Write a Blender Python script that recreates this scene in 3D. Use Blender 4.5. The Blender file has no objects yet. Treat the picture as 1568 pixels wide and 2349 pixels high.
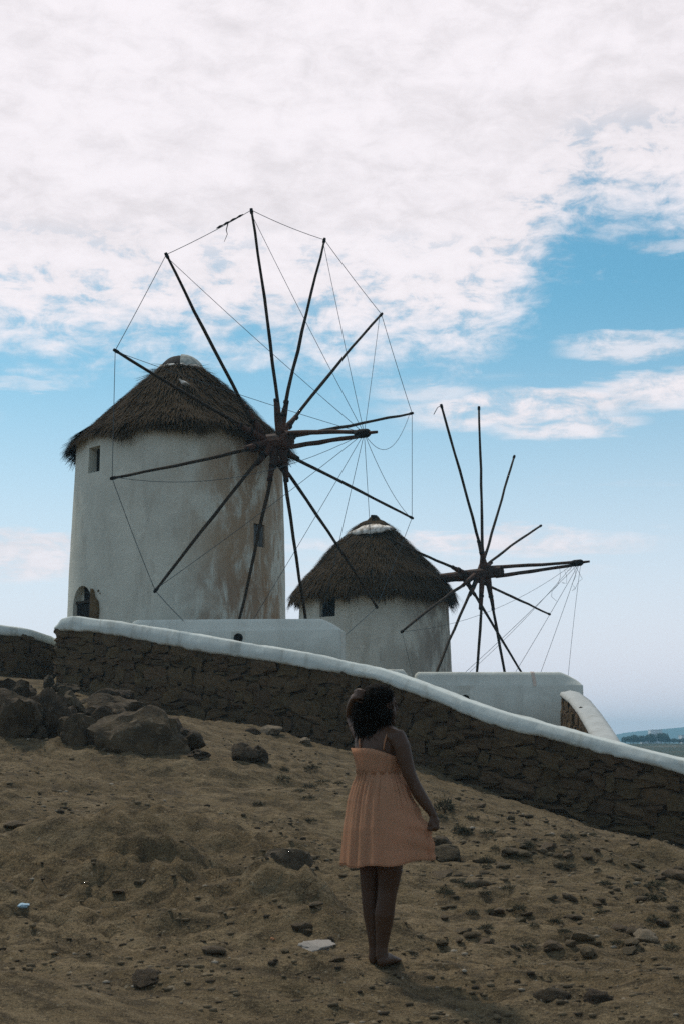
import bpy, bmesh, math, random
import numpy as np
from mathutils import Vector, Matrix
from mathutils import noise as mnoise

random.seed(7)
RNG = np.random.default_rng(7)
R = math.radians
SC = bpy.context.scene
COL = SC.collection

# ------------------------------------------------------------------ camera
EYE = Vector((0, 0, 1.257))
PITCH = R(9.5)
FOC = 3262.0            # focal length in pixels of a 1568-wide view (50 mm)
cam_d = bpy.data.cameras.new('camera')
cam = bpy.data.objects.new('camera', cam_d)
COL.objects.link(cam)
cam.location = EYE
cam.rotation_euler = (math.pi / 2 + PITCH, 0, 0)
cam_d.sensor_fit = 'VERTICAL'
cam_d.sensor_height = 36.0
cam_d.lens = 50.0
cam_d.clip_start = 0.05
cam_d.clip_end = 9000
cam_d.dof.use_dof = True
cam_d.dof.focus_distance = 36.0
cam_d.dof.aperture_fstop = 8.0
SC.camera = cam

# ------------------------------------------------------------------ light
SUN_EL, SUN_AZ = 57.0, -38.0      # azimuth from +Y (view direction), negative = left
SUN_POWER, SKY_POWER, CLOUD = 2.2, 0.10, 0.93

w = bpy.data.worlds.new('World')
SC.world = w
w.use_nodes = True
NT = w.node_tree
NT.nodes.clear()


class G:
    """small helper that wires math nodes"""
    def __init__(s, nt): s.nt = nt
    def n(s, t, **k):
        o = s.nt.nodes.new(t)
        for a, b in k.items(): setattr(o, a, b)
        return o
    def put(s, sock, v):
        if isinstance(v, bpy.types.NodeSocket): s.nt.links.new(v, sock)
        else: sock.default_value = v
    def m(s, op, a, b=None, c=None, clamp=False):
        o = s.n('ShaderNodeMath', operation=op, use_clamp=clamp)
        s.put(o.inputs[0], a)
        if b is not None: s.put(o.inputs[1], b)
        if c is not None: s.put(o.inputs[2], c)
        return o.outputs[0]
    def smooth(s, x, a, b, lo=0.0, hi=1.0):
        o = s.n('ShaderNodeMapRange', interpolation_type='SMOOTHSTEP')
        s.put(o.inputs[0], x)
        for i, v in ((1, a), (2, b), (3, lo), (4, hi)): o.inputs[i].default_value = v
        return o.outputs[0]
    def noise(s, vec, scale, detail=4, rough=.55, dist=0.0, dim='3D'):
        o = s.n('ShaderNodeTexNoise', noise_dimensions=dim)
        if vec is not None: s.put(o.inputs['Vector'], vec)
        o.inputs['Scale'].default_value = scale
        o.inputs['Detail'].default_value = detail
        o.inputs['Roughness'].default_value = rough
        o.inputs['Distortion'].default_value = dist
        return o.outputs[0]
    def comb(s, x, y, z):
        o = s.n('ShaderNodeCombineXYZ')
        for i, v in enumerate((x, y, z)): s.put(o.inputs[i], v)
        return o.outputs[0]
    def mix(s, f, a, b, blend='MIX'):
        o = s.n('ShaderNodeMix', data_type='RGBA', blend_type=blend)
        s.put(o.inputs[0], f)
        for i, v in ((6, a), (7, b)):
            s.put(o.inputs[i], v if isinstance(v, bpy.types.NodeSocket) else (*v, 1))
        return o.outputs[2]
    def scalev(s, vec, sc):
        o = s.n('ShaderNodeVectorMath', operation='MULTIPLY')
        s.put(o.inputs[0], vec); o.inputs[1].default_value = sc
        return o.outputs[0]


g = G(NT)
tc = g.n('ShaderNodeTexCoord').outputs['Generated']
sep = g.n('ShaderNodeSeparateXYZ'); NT.links.new(tc, sep.inputs[0])
dx_, dy_, dz_ = sep.outputs
sky = g.n('ShaderNodeTexSky', sky_type='NISHITA', sun_disc=False)
sky.sun_elevation = R(SUN_EL)
sky.sun_rotation = R(SUN_AZ)
sky.air_density, sky.dust_density, sky.ozone_density, sky.altitude = 1.0, 0.6, 1.6, 20
DEG = 57.29578
az = g.m('MULTIPLY', g.m('ARCTAN2', dx_, dy_), DEG)
el = g.m('MULTIPLY', g.m('ARCSINE', dz_), DEG)
den = g.m('ADD', g.m('MAXIMUM', dz_, 0.0), 0.10)
plane = g.comb(g.m('DIVIDE', dx_, den), g.m('DIVIDE', dy_, den), 0.0)
nA = g.noise(plane, 1.15, 9, .60, .25)
nB = g.noise(g.scalev(plane, (1.0, 1.7, 1)), 4.2, 8, .62, .15)
nC = g.noise(g.comb(g.m('MULTIPLY', az, .050), g.m('MULTIPLY', el, .34), 0), 1.6, 7, .6, .3)
nD = g.noise(g.comb(g.m('MULTIPLY', az, .42), g.m('MULTIPLY', el, .80), 0), 1.25, 9, .66, .35)
nmix = g.m('ADD', g.m('ADD', g.m('MULTIPLY', nA, .40), g.m('MULTIPLY', nB, .25)), g.m('MULTIPLY', nD, .35))
# the high cloud bank: its lower edge lifts to the right
edge = g.m('ADD', 16.6, g.smooth(az, 5.0, 10.5, 0.0, 4.4))
bank = g.smooth(g.m('ADD', g.m('SUBTRACT', el, edge), g.m('MULTIPLY', g.m('SUBTRACT', nmix, .5), 17.0)), -2.2, 1.8)
holes = g.smooth(g.m('ADD', g.m('MULTIPLY', nB, .35), g.m('MULTIPLY', nD, .65)), .37, .50, .0, 1.0)
thick = g.smooth(g.m('SUBTRACT', el, edge), .3, 4.5)
bank = g.m('MULTIPLY', bank, g.m('MAXIMUM', thick, g.m('ADD', .45, g.m('MULTIPLY', holes, .55))))
# the bank hangs over the sun's side of the sky and thins out overhead
ahead = g.smooth(g.m('ADD', dy_, g.m('MULTIPLY', g.m('SUBTRACT', nA, .5), .9)), .34, .72, .30, 1.0)
bank = g.m('MULTIPLY', bank, ahead)
# low streaks of cloud
BLOBS = [(7.2, 13.7, 4.4, .75, 1.0), (14.2, 14.1, 4.2, .62, 1.0), (9.0, 12.9, 2.6, .5, .9), (11.8, 15.9, 2.3, .42, .75), (3.6, 14.6, 2.0, .4, .6),
         (13.6, 19.6, 1.3, .3, .5), (4.6, 8.15, 6.2, .52, .95), (-12.6, 7.5, 4.2, .75, .9), (-13.0, 14.1, 1.5, .25, .4), (2.0, 6.9, 7.0, .5, .4), (-22., 13., 6., .9, .8), (25, 11, 7, 1.0, .8)]
low = None
elw = g.m('ADD', el, g.m('MULTIPLY', g.m('SUBTRACT', nC, .5), 2.6))
elw = g.m('ADD', elw, g.m('MULTIPLY', g.m('SUBTRACT', nB, .5), 1.6))
for (a0, e0, sa, se, amp) in BLOBS:
    u = g.m('DIVIDE', g.m('SUBTRACT', az, a0), sa)
    v = g.m('DIVIDE', g.m('SUBTRACT', elw, e0), se)
    d = g.m('ADD', g.m('MULTIPLY', u, u), g.m('MULTIPLY', v, v))
    b = g.m('MULTIPLY', g.smooth(g.m('ADD', d, g.m('MULTIPLY', g.m('SUBTRACT', nB, .5), 2.2)), 0.25, 2.2, 1.0, 0.0), amp)
    low = b if low is None else g.m('MAXIMUM', low, b)
streak = g.m('MULTIPLY', g.smooth(nC, .60, .80), g.m('MULTIPLY', g.smooth(el, 2.0, 6.0), .40))
low = g.m('MULTIPLY', low, g.smooth(g.m('ADD', g.m('MULTIPLY', nB, .4), g.m('MULTIPLY', nD, .6)), .37, .56, .12, 1.0))
low = g.m('MAXIMUM', low, streak)
cover = g.m('MAXIMUM', bank, low, clamp=True)
skyc = g.mix(1.0, sky.outputs[0], (0.66, 1.20, 1.14), 'MULTIPLY')
sk = g.n('ShaderNodeVectorMath', operation='SCALE')
NT.links.new(skyc, sk.inputs[0]); sk.inputs[3].default_value = SKY_POWER
hz = g.m('POWER', g.smooth(el, -1.5, 19.5, 1.0, 0.0), 1.05)
skyh = g.mix(hz, sk.outputs[0], (1.02, .94, 1.04))
cl_shade = g.m('ADD', CLOUD - .14, g.m('MULTIPLY', g.smooth(nmix, .36, .58), .20))
cl_col = g.n('ShaderNodeVectorMath', operation='SCALE')
cl_col.inputs[0].default_value = (1.0, .945, .985); NT.links.new(cl_shade, cl_col.inputs[3])
final = g.mix(cover, skyh, cl_col.outputs[0])
bg = g.n('ShaderNodeBackground'); NT.links.new(final, bg.inputs[0]); bg.inputs[1].default_value = 1.0
wo = g.n('ShaderNodeOutputWorld'); NT.links.new(bg.outputs[0], wo.inputs[0])

sun_d = bpy.data.lights.new('sun', 'SUN')
sun_d.energy = SUN_POWER
sun_d.angle = R(4.0)
sun_d.color = (1.0, .93, .84)
sun = bpy.data.objects.new('sun', sun_d); COL.objects.link(sun)
sdir = Vector((math.sin(R(SUN_AZ)) * math.cos(R(SUN_EL)), math.cos(R(SUN_AZ)) * math.cos(R(SUN_EL)), math.sin(R(SUN_EL))))
sun.rotation_euler = sdir.to_track_quat('Z', 'Y').to_euler()
sun.location = sdir * 60

vs = SC.view_settings
vs.view_transform = 'Standard'; vs.look = 'None'; vs.exposure = 0.0; vs.gamma = 1.0
vs.use_curve_mapping = False
SC.render.engine = 'CYCLES'
SC.cycles.use_denoising = False
SC.cycles.max_bounces = 6
SC.cycles.volume_bounces = 0
SC.cycles.sample_clamp_indirect = 1.5

# ------------------------------------------------------------------ geometry helpers
cF = Vector((0, math.cos(PITCH), math.sin(PITCH)))
cU = Vector((0, -math.sin(PITCH), math.cos(PITCH)))
cR = Vector((1, 0, 0))


def ray(px, py):
    return cF + cR * ((px - 784) / FOC) + cU * ((1174.5 - py) / FOC)


def at(px, py, Y):
    """survey point: where the sight line through a measured position reaches depth Y"""
    r = ray(px, py)
    return EYE + r * (Y / r.y)


def tag(o, label=None, cat=None, group=None, kind=None):
    if label: o['label'] = label
    if cat: o['category'] = cat
    if group: o['group'] = group
    if kind: o['kind'] = kind
    return o


def empty(name, loc=(0, 0, 0), rz=0.0, parent=None):
    o = bpy.data.objects.new(name, None); COL.objects.link(o)
    o.location = loc; o.rotation_euler = (0, 0, rz); o.empty_display_size = .2
    if parent: o.parent = parent
    return o


def link(name, me, mat=None, parent=None, smooth=False):
    o = bpy.data.objects.new(name, me); COL.objects.link(o)
    if mat is not None and not me.materials: me.materials.append(mat)
    if parent: o.parent = parent
    if smooth: me.polygons.foreach_set('use_smooth', [True] * len(me.polygons))
    return o


class MB:
    def __init__(s): s.v = []; s.f = []
    def add(s, vs_, fs):
        b = len(s.v); s.v += [tuple(q) for q in vs_]; s.f += [tuple(i + b for i in f) for f in fs]; return s
    def box(s, c, h, M=None):
        pts = []
        for z in (-1, 1):
            for x, y in ((-1, -1), (1, -1), (1, 1), (-1, 1)):
                p = Vector((x * h[0], y * h[1], z * h[2]))
                if M is not None: p = M @ p
                pts.append(p + Vector(c))
        return s.add(pts, [(3, 2, 1, 0), (4, 5, 6, 7), (0, 1, 5, 4), (1, 2, 6, 5), (2, 3, 7, 6), (3, 0, 4, 7)])
    def rings(s, rings, cap0=True, cap1=True, closed=True):
        n = len(rings[0]); vs_ = [p for r in rings for p in r]; fs = []
        for i in range(len(rings) - 1):
            for j in range(n if closed else n - 1):
                a = i * n + j; b = i * n + (j + 1) % n
                fs.append((a, b, b + n, a + n))
        if cap0: fs.append(tuple(reversed(range(n))))
        if cap1: fs.append(tuple(range((len(rings) - 1) * n, len(rings) * n)))
        return s.add(vs_, fs)
    def tube(s, pts, rad, n=8, flat=1.0, round_ends=False):
        pts = [Vector(p) for p in pts]
        if not hasattr(rad, '__len__'): rad = [rad] * len(pts)
        rad = list(rad)
        if round_ends:
            t0 = (pts[0] - pts[1]).normalized(); t1 = (pts[-1] - pts[-2]).normalized()
            pts = [pts[0] + t0 * rad[0] * .9, pts[0] + t0 * rad[0] * .55] + pts + [pts[-1] + t1 * rad[-1] * .55, pts[-1] + t1 * rad[-1] * .9]
            rad = [rad[0] * .3, rad[0] * .8] + rad + [rad[-1] * .8, rad[-1] * .3]
        ring = []; u = None
        for i, p in enumerate(pts):
            t = (pts[min(i + 1, len(pts) - 1)] - pts[max(i - 1, 0)]).normalized()
            if u is None:
                u = t.orthogonal().normalized()
            else:
                u = (u - t * u.dot(t)).normalized()
            v = t.cross(u)
            ring.append([p + (u * math.cos(2 * math.pi * k / n) + v * math.sin(2 * math.pi * k / n) * flat) * rad[i] for k in range(n)])
        return s.rings(ring)
    def mesh(s, name):
        me = bpy.data.meshes.new(name); me.from_pydata(s.v, [], s.f); me.update(); return me
    def build(s, name, mat, parent=None, smooth=False):
        return link(name, s.mesh(name), mat, parent, smooth)


def grid_mesh(name, P):
    """P: (nu,nv,3) array"""
    nu, nv = P.shape[:2]
    me = bpy.data.meshes.new(name)
    idx = np.arange(nu * nv).reshape(nu, nv)
    q = np.stack([idx[:-1, :-1], idx[1:, :-1], idx[1:, 1:], idx[:-1, 1:]], -1).reshape(-1, 4)
    me.vertices.add(nu * nv); me.vertices.foreach_set('co', P.reshape(-1).astype(np.float32))
    me.loops.add(q.size); me.loops.foreach_set('vertex_index', q.reshape(-1).astype(np.int32))
    me.polygons.add(len(q)); me.polygons.foreach_set('loop_start', np.arange(0, q.size, 4, dtype=np.int32))
    me.update(calc_edges=True); me.validate()
    return me


def quads_mesh(name, Q):
    """Q: (n,4,3) separate quads"""
    n = len(Q); me = bpy.data.meshes.new(name)
    me.vertices.add(n * 4); me.vertices.foreach_set('co', np.asarray(Q, np.float32).reshape(-1))
    me.loops.add(n * 4); me.loops.foreach_set('vertex_index', np.arange(n * 4, dtype=np.int32))
    me.polygons.add(n); me.polygons.foreach_set('loop_start', np.arange(0, n * 4, 4, dtype=np.int32))
    me.update(calc_edges=True); me.validate()
    return me


_perm = RNG.random((256, 256))


def vnoise(x, y, seed=0):
    x = np.asarray(x, float) + seed * 17.31; y = np.asarray(y, float) + seed * 9.77
    xi = np.floor(x).astype(int); yi = np.floor(y).astype(int)
    fx = x - xi; fy = y - yi
    fx = fx * fx * fx * (fx * (fx * 6 - 15) + 10); fy = fy * fy * fy * (fy * (fy * 6 - 15) + 10)
    h = lambda a, b: _perm[a & 255, b & 255]
    return (h(xi, yi) * (1 - fx) + h(xi + 1, yi) * fx) * (1 - fy) + (h(xi, yi + 1) * (1 - fx) + h(xi + 1, yi + 1) * fx) * fy - .5


def fbm(x, y, o=4, seed=0, gain=.5):
    a = 1.0; t = 0.0
    for i in range(o):
        c, s_ = math.cos(.6 * i), math.sin(.6 * i)
        t = t + a * vnoise((x * c - y * s_) * 2 ** i, (x * s_ + y * c) * 2 ** i, seed + i * 3); a *= gain
    return t


def lerp_pts(pts, x):
    xs = [p[0] for p in pts]
    return np.interp(x, xs, [p[1] for p in pts])


def eval_mesh(o, name):
    dg = bpy.context.evaluated_depsgraph_get(); dg.update()
    return bpy.data.meshes.new_from_object(o.evaluated_get(dg))


def remeshed(mb, name, voxel, smooth_it=4, smooth_f=.5, fn=None):
    tmp = link('tmp', mb.mesh('tmp'))
    m = tmp.modifiers.new('r', 'REMESH'); m.mode = 'VOXEL'; m.voxel_size = voxel; m.use_smooth_shade = True
    if smooth_it:
        q = tmp.modifiers.new('s', 'SMOOTH'); q.iterations = smooth_it; q.factor = smooth_f
    me = eval_mesh(tmp, name); me.name = name
    bpy.data.objects.remove(tmp)
    if fn:
        for v in me.vertices: v.co = fn(v.co, v.normal)
        me.update()
    me.polygons.foreach_set('use_smooth', [True] * len(me.polygons))
    return me


# ------------------------------------------------------------------ materials
def mat_new(name, rough=.9, spec=.2):
    m = bpy.data.materials.new(name); m.use_nodes = True
    nt = m.node_tree; b = nt.nodes['Principled BSDF']
    b.inputs['Roughness'].default_value = rough
    b.inputs['Specular IOR Level'].default_value = spec
    return m, G(nt), b


def mat_noise(name, c1, c2, scale=4, detail=6, rough=.9, bump=.3, bscale=None, c3=None, stretch=(1, 1, 1), lo=.35, hi=.65, spec=.2, bdist=.02, per_obj=0.0):
    m, gg, b = mat_new(name, rough, spec)
    co = gg.scalev(gg.n('ShaderNodeTexCoord').outputs['Object'], stretch)
    n = gg.noise(co, scale, detail, .6)
    c = gg.mix(gg.smooth(n, lo, hi), c1, c2)
    if c3:
        c = gg.mix(gg.smooth(gg.noise(co, scale * 2.7, 4, .6, .4), .56, .72), c, c3)
    if per_obj:
        oi = gg.n('ShaderNodeObjectInfo').outputs['Random']
        hsv = gg.n('ShaderNodeHueSaturation'); gg.put(hsv.inputs['Color'], c)
        gg.put(hsv.inputs['Value'], gg.m('ADD', 1 - per_obj, gg.m('MULTIPLY', oi, 2 * per_obj)))
        gg.put(hsv.inputs['Hue'], gg.m('ADD', .492, gg.m('MULTIPLY', gg.m('FRACT', gg.m('MULTIPLY', oi, 7.3)), .016)))
        c = hsv.outputs[0]
    gg.put(b.inputs['Base Color'], c)
    if bump:
        bn = gg.n('ShaderNodeBump'); bn.inputs['Strength'].default_value = bump; bn.inputs['Distance'].default_value = bdist
        gg.put(bn.inputs['Height'], gg.noise(co, bscale or scale * 5, 5, .65)); gg.put(b.inputs['Normal'], bn.outputs[0])
    return m


M_stone = mat_noise('wall_stone', (.140, .090, .044), (.086, .058, .030), 3.5, 8, .95, .9, 14, (.100, .084, .048), bdist=.04, per_obj=.16)
M_mortar = mat_noise('wall_core', (.090, .060, .031), (.056, .038, .021), 5, 6, .97, .6, 20)
M_rock = mat_noise('boulder_rock', (.086, .062, .036), (.045, .033, .020), 2.2, 8, .95, .8, 9, (.15, .115, .075), bdist=.05, per_obj=.2)
M_ledge = mat_noise('earthy_rock', (.15, .115, .075), (.09, .07, .046), 2.2, 8, .95, .8, 9, (.20, .16, .11), bdist=.05)
M_pebble = mat_noise('pebble', (.22, .17, .11), (.10, .076, .05), 9, 4, .95, .3, 40)
def mat_gravel():
    m, gg, b = mat_new('gravel_mix', .95, .15)
    rp = gg.n('ShaderNodeNewGeometry').outputs['Random Per Island']
    c = gg.mix(gg.smooth(rp, .0, .55), (.045, .034, .022), (.150, .112, .066))
    c = gg.mix(gg.smooth(rp, .90, 1.0, 0, .8), c, (.36, .31, .24))
    gg.put(b.inputs['Base Color'], c)
    return m


M_gravel = mat_gravel()
M_pale = mat_noise('pale_stone', (.36, .32, .27), (.24, .21, .18), 14, 4, .9, .3, 60)
M_white = None
M_wood = mat_noise('weathered_wood', (.044, .030, .017), (.026, .018, .011), 3, 6, .85, .5, 12, stretch=(1, 1, 1), bdist=.01)
M_hub = mat_noise('reddish_wood', (.085, .040, .024), (.036, .023, .016), 3, 6, .8, .5, 16, bdist=.015)
M_rope = mat_noise('rope', (.07, .09, .10), (.05, .07, .08), 10, 2, .9, 0)
M_dark = mat_noise('dark_timber', (.022, .017, .013), (.012, .010, .008), 6, 5, .9, .4, 20)
M_shutter = mat_noise('grey_shutter', (.13, .13, .12), (.08, .085, .085), 6, 5, .9, .4, 20)
M_sheet = mat_noise('grey_sheet', (.40, .41, .36), (.20, .21, .18), 3.5, 6, .8, .5, 10)
M_cloth = mat_noise('white_cloth', (.70, .67, .60), (.26, .22, .17), 5, 6, .8, .5, 8)
M_joint = mat_noise('joint_mortar', (.62, .50, .40), (.55, .44, .36), 8, 4, .9, .2)
M_shrub = mat_noise('scrub_leaf', (.045, .050, .030), (.085, .072, .042), 6, 3, .95, 0, per_obj=.2)
M_scrubfar = mat_noise('far_scrub', (.040, .052, .030), (.085, .078, .050), .09, 6, .95, 0, stretch=(1, 1, 1))
M_tree = mat_noise('far_tree_leaf', (.022, .034, .020), (.040, .052, .028), .8, 4, .95, 0)
M_trunk = mat_noise('far_trunk', (.05, .04, .03), (.03, .025, .02), 2, 3, .95, 0)
M_blue = mat_noise('blue_plastic', (.42, .58, .66), (.36, .50, .58), 8, 2, .5, 0)
M_orange = mat_noise('orange_scrap', (.50, .22, .10), (.40, .18, .09), 8, 2, .7, 0)


def mat_thatch(name):
    m, gg, b = mat_new(name, .95, .1)
    co = gg.n('ShaderNodeTexCoord').outputs['Object']
    n1 = gg.noise(gg.scalev(co, (7, 7, 1.6)), 3, 6, .7)
    n2 = gg.noise(co, .9, 4, .6)
    c = gg.mix(gg.smooth(n1, .35, .68), (.036, .022, .009), (.084, .054, .024))
    c = gg.mix(gg.smooth(n2, .4, .65, 0, .6), c, (.042, .028, .013))
    gg.put(b.inputs['Base Color'], c)
    bn = gg.n('ShaderNodeBump'); bn.inputs['Strength'].default_value = .6; bn.inputs['Distance'].default_value = .03
    gg.put(bn.inputs['Height'], n1); gg.put(b.inputs['Normal'], bn.outputs[0])
    return m


M_thatch = mat_thatch('old_thatch')


def mat_plaster(name, base=(.66, .70, .70), dirt=(.40, .41, .38), stain=None):
    """lime-washed plaster; stain = (angle deg, width cos, strength, z centre fade) streaks below a wet spot of a round tower"""
    m, gg, b = mat_new(name, .92, .15)
    co = gg.n('ShaderNodeTexCoord').outputs['Object']
    n1 = gg.noise(co, .8, 7, .62); n2 = gg.noise(gg.scalev(co, (2.2, 2.2, .45)), 1.3, 7, .65, .3)
    c = gg.mix(gg.smooth(n1, .36, .70), base, tuple(x * .86 for x in base))
    c = gg.mix(gg.smooth(n2, .48, .72, 0, .75), c, dirt)
    c = gg.mix(gg.smooth(gg.noise(co, 2.6, 8, .68, .6), .55, .68, 0, .5), c, tuple(min(1, x * 1.18) for x in base))
    if stain:
        for (ang, cw, st, zlo, zhi, col) in stain:
            s3 = gg.n('ShaderNodeSeparateXYZ'); gg.put(s3.inputs[0], co)
            vx, vy, vz = s3.outputs
            rr = gg.m('SQRT', gg.m('ADD', gg.m('MULTIPLY', vx, vx), gg.m('MULTIPLY', vy, vy)))
            dt = gg.m('DIVIDE', gg.m('ADD', gg.m('MULTIPLY', vx, math.sin(R(ang))), gg.m('MULTIPLY', vy, -math.cos(R(ang)))), rr)
            ma = gg.smooth(gg.m('ADD', dt, gg.m('MULTIPLY', gg.m('SUBTRACT', n1, .5), .22)), cw, 1.0)
            mz = gg.m('MULTIPLY', gg.smooth(vz, zlo, zlo + 1.2), gg.smooth(vz, zhi - 1.2, zhi, 1.0, 0.0))
            n3 = gg.noise(gg.scalev(co, (1.6, 1.6, .55)), 1.1, 8, .68, .5)
            k = gg.m('MULTIPLY', gg.m('MULTIPLY', ma, mz), gg.smooth(n3, .38, .56, 0, st))
            c = gg.mix(k, c, col)
    gg.put(b.inputs['Base Color'], c)
    bn = gg.n('ShaderNodeBump'); bn.inputs['Strength'].default_value = .35; bn.inputs['Distance'].default_value = .03
    gg.put(bn.inputs['Height'], gg.noise(co, 5, 7, .65)); gg.put(b.inputs['Normal'], bn.outputs[0])
    return m


M_white = mat_plaster('limewash', (.60, .60, .52), (.49, .48, .41))
M_cope = mat_plaster('limewash_coping', (.57, .60, .55), (.34, .34, .29))
M_tower1 = mat_plaster('limewash_old_tower', (.58, .57, .48), (.42, .40, .33), [(53, .78, 1.0, -1, 6.8, (.29, .185, .105)), (50, .50, .6, 2.0, 6.8, (.36, .28, .19)), (35, .90, .7, -1, 3.2, (.27, .20, .14))])
M_tower2 = mat_plaster('limewash_second_tower', (.54, .53, .45), (.40, .38, .31), [(62, .70, .7, 2.0, 6.6, (.16, .12, .09)), (8, .80, .45, 2.2, 4.8, (.28, .25, .20))])

# ------------------------------------------------------------------ the lie of the land
WA = at(123, 1571, 35.5); WB = at(1568, 1965, 25.0)
WA2 = Vector((WA.x, WA.y)); WD = (Vector((WB.x, WB.y)) - WA2); WL = WD.length; WDn = WD / WL
WN = Vector((-WDn.y, WDn.x))            # points away from the camera
if WN.y < 0: WN = -WN
WALL_EXT = 1.5                          # the wall goes on past the frame


def hit_wall(px, py, off=0.0):
    """sight line meets the vertical plane of the front wall -> (distance along wall, height)"""
    r = ray(px, py); o = WA2 + WN * off
    k = (o - Vector((EYE.x, EYE.y))).dot(WN) / Vector((r.x, r.y)).dot(WN)
    p = EYE + r * k
    return ((Vector((p.x, p.y)) - WA2).dot(WDn), p.z)


BASE = [hit_wall(*q) for q in ((123, 1571), (195, 1587), (317, 1628), (512, 1660), (666, 1686), (803, 1725), (949, 1756), (1096, 1795), (1208, 1838), (1340, 1877), (1568, 1950))]
CBOT = [hit_wall(*q) for q in ((123, 1442), (205, 1446), (287, 1458), (369, 1474), (461, 1492), (614, 1514), (717, 1530), (803, 1547), (871, 1560), (949, 1589), (1018, 1614), (1106, 1653), (1193, 1677), (1252, 1689), (1340, 1714), (1437, 1738), (1568, 1772))]
CTOP = [hit_wall(*q, .03) for q in ((123, 1430), (150, 1417), (169, 1412), (220, 1420), (287, 1428), (461, 1456), (573, 1476), (717, 1499), (803, 1519), (881, 1536), (949, 1560), (1057, 1602), (1145, 1631), (1242, 1658), (1330, 1682), (1418, 1706), (1568, 1743))]
for L_ in (BASE, CBOT, CTOP):
    a, b = L_[-2], L_[-1]; sl = (b[1] - a[1]) / (b[0] - a[0]); L_.append((b[0] + 4, b[1] + sl * 4))


def tps_fit(pts):
    P = np.array(pts, float); n = len(P)
    d = np.linalg.norm(P[:, None, :2] - P[None, :, :2], axis=-1)
    K = np.where(d > 0, d * d * np.log(d + 1e-9), 0) + np.eye(n) * .4
    A = np.zeros((n + 3, n + 3)); A[:n, :n] = K; A[:n, n] = 1; A[:n, n + 1:] = P[:, :2]; A[n:, :n] = A[:n, n:].T
    return P[:, :2], np.linalg.solve(A, np.concatenate([P[:, 2], np.zeros(3)]))


def tps_eval(fit, x, y):
    c, wt = fit; z = wt[-3] + wt[-2] * x + wt[-1] * y
    for i in range(len(c)):
        d2 = (x - c[i, 0]) ** 2 + (y - c[i, 1]) ** 2
        z = z + wt[i] * .5 * d2 * np.log(d2 + 1e-9)
    return z


front_pts = [(0, 0, -.1), (-6, 0, .1), (6, 0, -.25), (-4, 6.5, .08), (0, 6.5, -.02), (4, 6.5, -.12), (.2, 8.2, 0), (-3, 9, .2), (3, 9, -.06),
             (-4, 13, .60), (0, 13, .30), (4, 13, -.12), (-5, 17, .98), (-1.5, 18, .74), (2, 18, .40), (5.5, 18, -.34),
             (-5.2, 20, 1.25), (-2.5, 20, 1.06), (-6.2, 22.6, 2.0), (-4.2, 22.6, 1.85), (-2.9, 23.5, 1.5), (-1.2, 25, 1.30),
             (-9, 30, 2.5), (-12, 20, 1.7), (-14, 38, 3.3), (-9.5, 38, 3.2), (10, 20, -1.0), (12, 10, -.7), (11, 24, -1.2), (-12, 5, .6), (-12, -8, .3), (10, -8, -.6)]
for s_, z_ in BASE[:-1]:
    p = WA2 + WDn * s_; front_pts.append((p.x, p.y, z_ - .05))
back_pts = [(-4.8, 41, 3.5), (-9, 44, 3.6), (0, 44, 2.6), (1.2, 55, 1.2), (6, 45, 1.1), (11, 36, -.2), (15, 60, -.8), (-15, 55, 3.5), (0, 70, .6), (-14, 40, 3.5)]
for s_, z_ in CTOP[::2]:
    p = WA2 + WDn * s_ + WN * .6; back_pts.append((p.x, p.y, z_ - .85))
FF, FB = tps_fit(front_pts), tps_fit(back_pts)


def sstep(a, b, x):
    t = np.clip((x - a) / (b - a), 0, 1); return t * t * (3 - 2 * t)


# low humps of earth and bedrock on the near left slope: x, y, half width, half depth, height
HUMPS = [(-1.05, 10.2, .62, .45, .13), (-.42, 10.0, .30, .40, .17), (-1.9, 11.6, .8, .6, .16), (-3.1, 11.0, .7, .5, .14), (-.1, 9.3, .45, .35, .09), (-2.6, 9.7, .6, .4, .08), (-1.5, 13.4, 1.0, .7, .14), (.2, 12.2, .5, .5, .10), (2.6, 10.6, .7, .4, .07), (3.2, 12.6, .8, .5, .10), (1.9, 13.8, .7, .5, .09), (4.2, 15.5, .9, .6, .12), (-4.2, 14.5, .9, .7, .12)]
FOOT = (at(866, 2216, 8.2).x, at(866, 2216, 8.2).y); FOOT_DROP = 0.0


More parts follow.
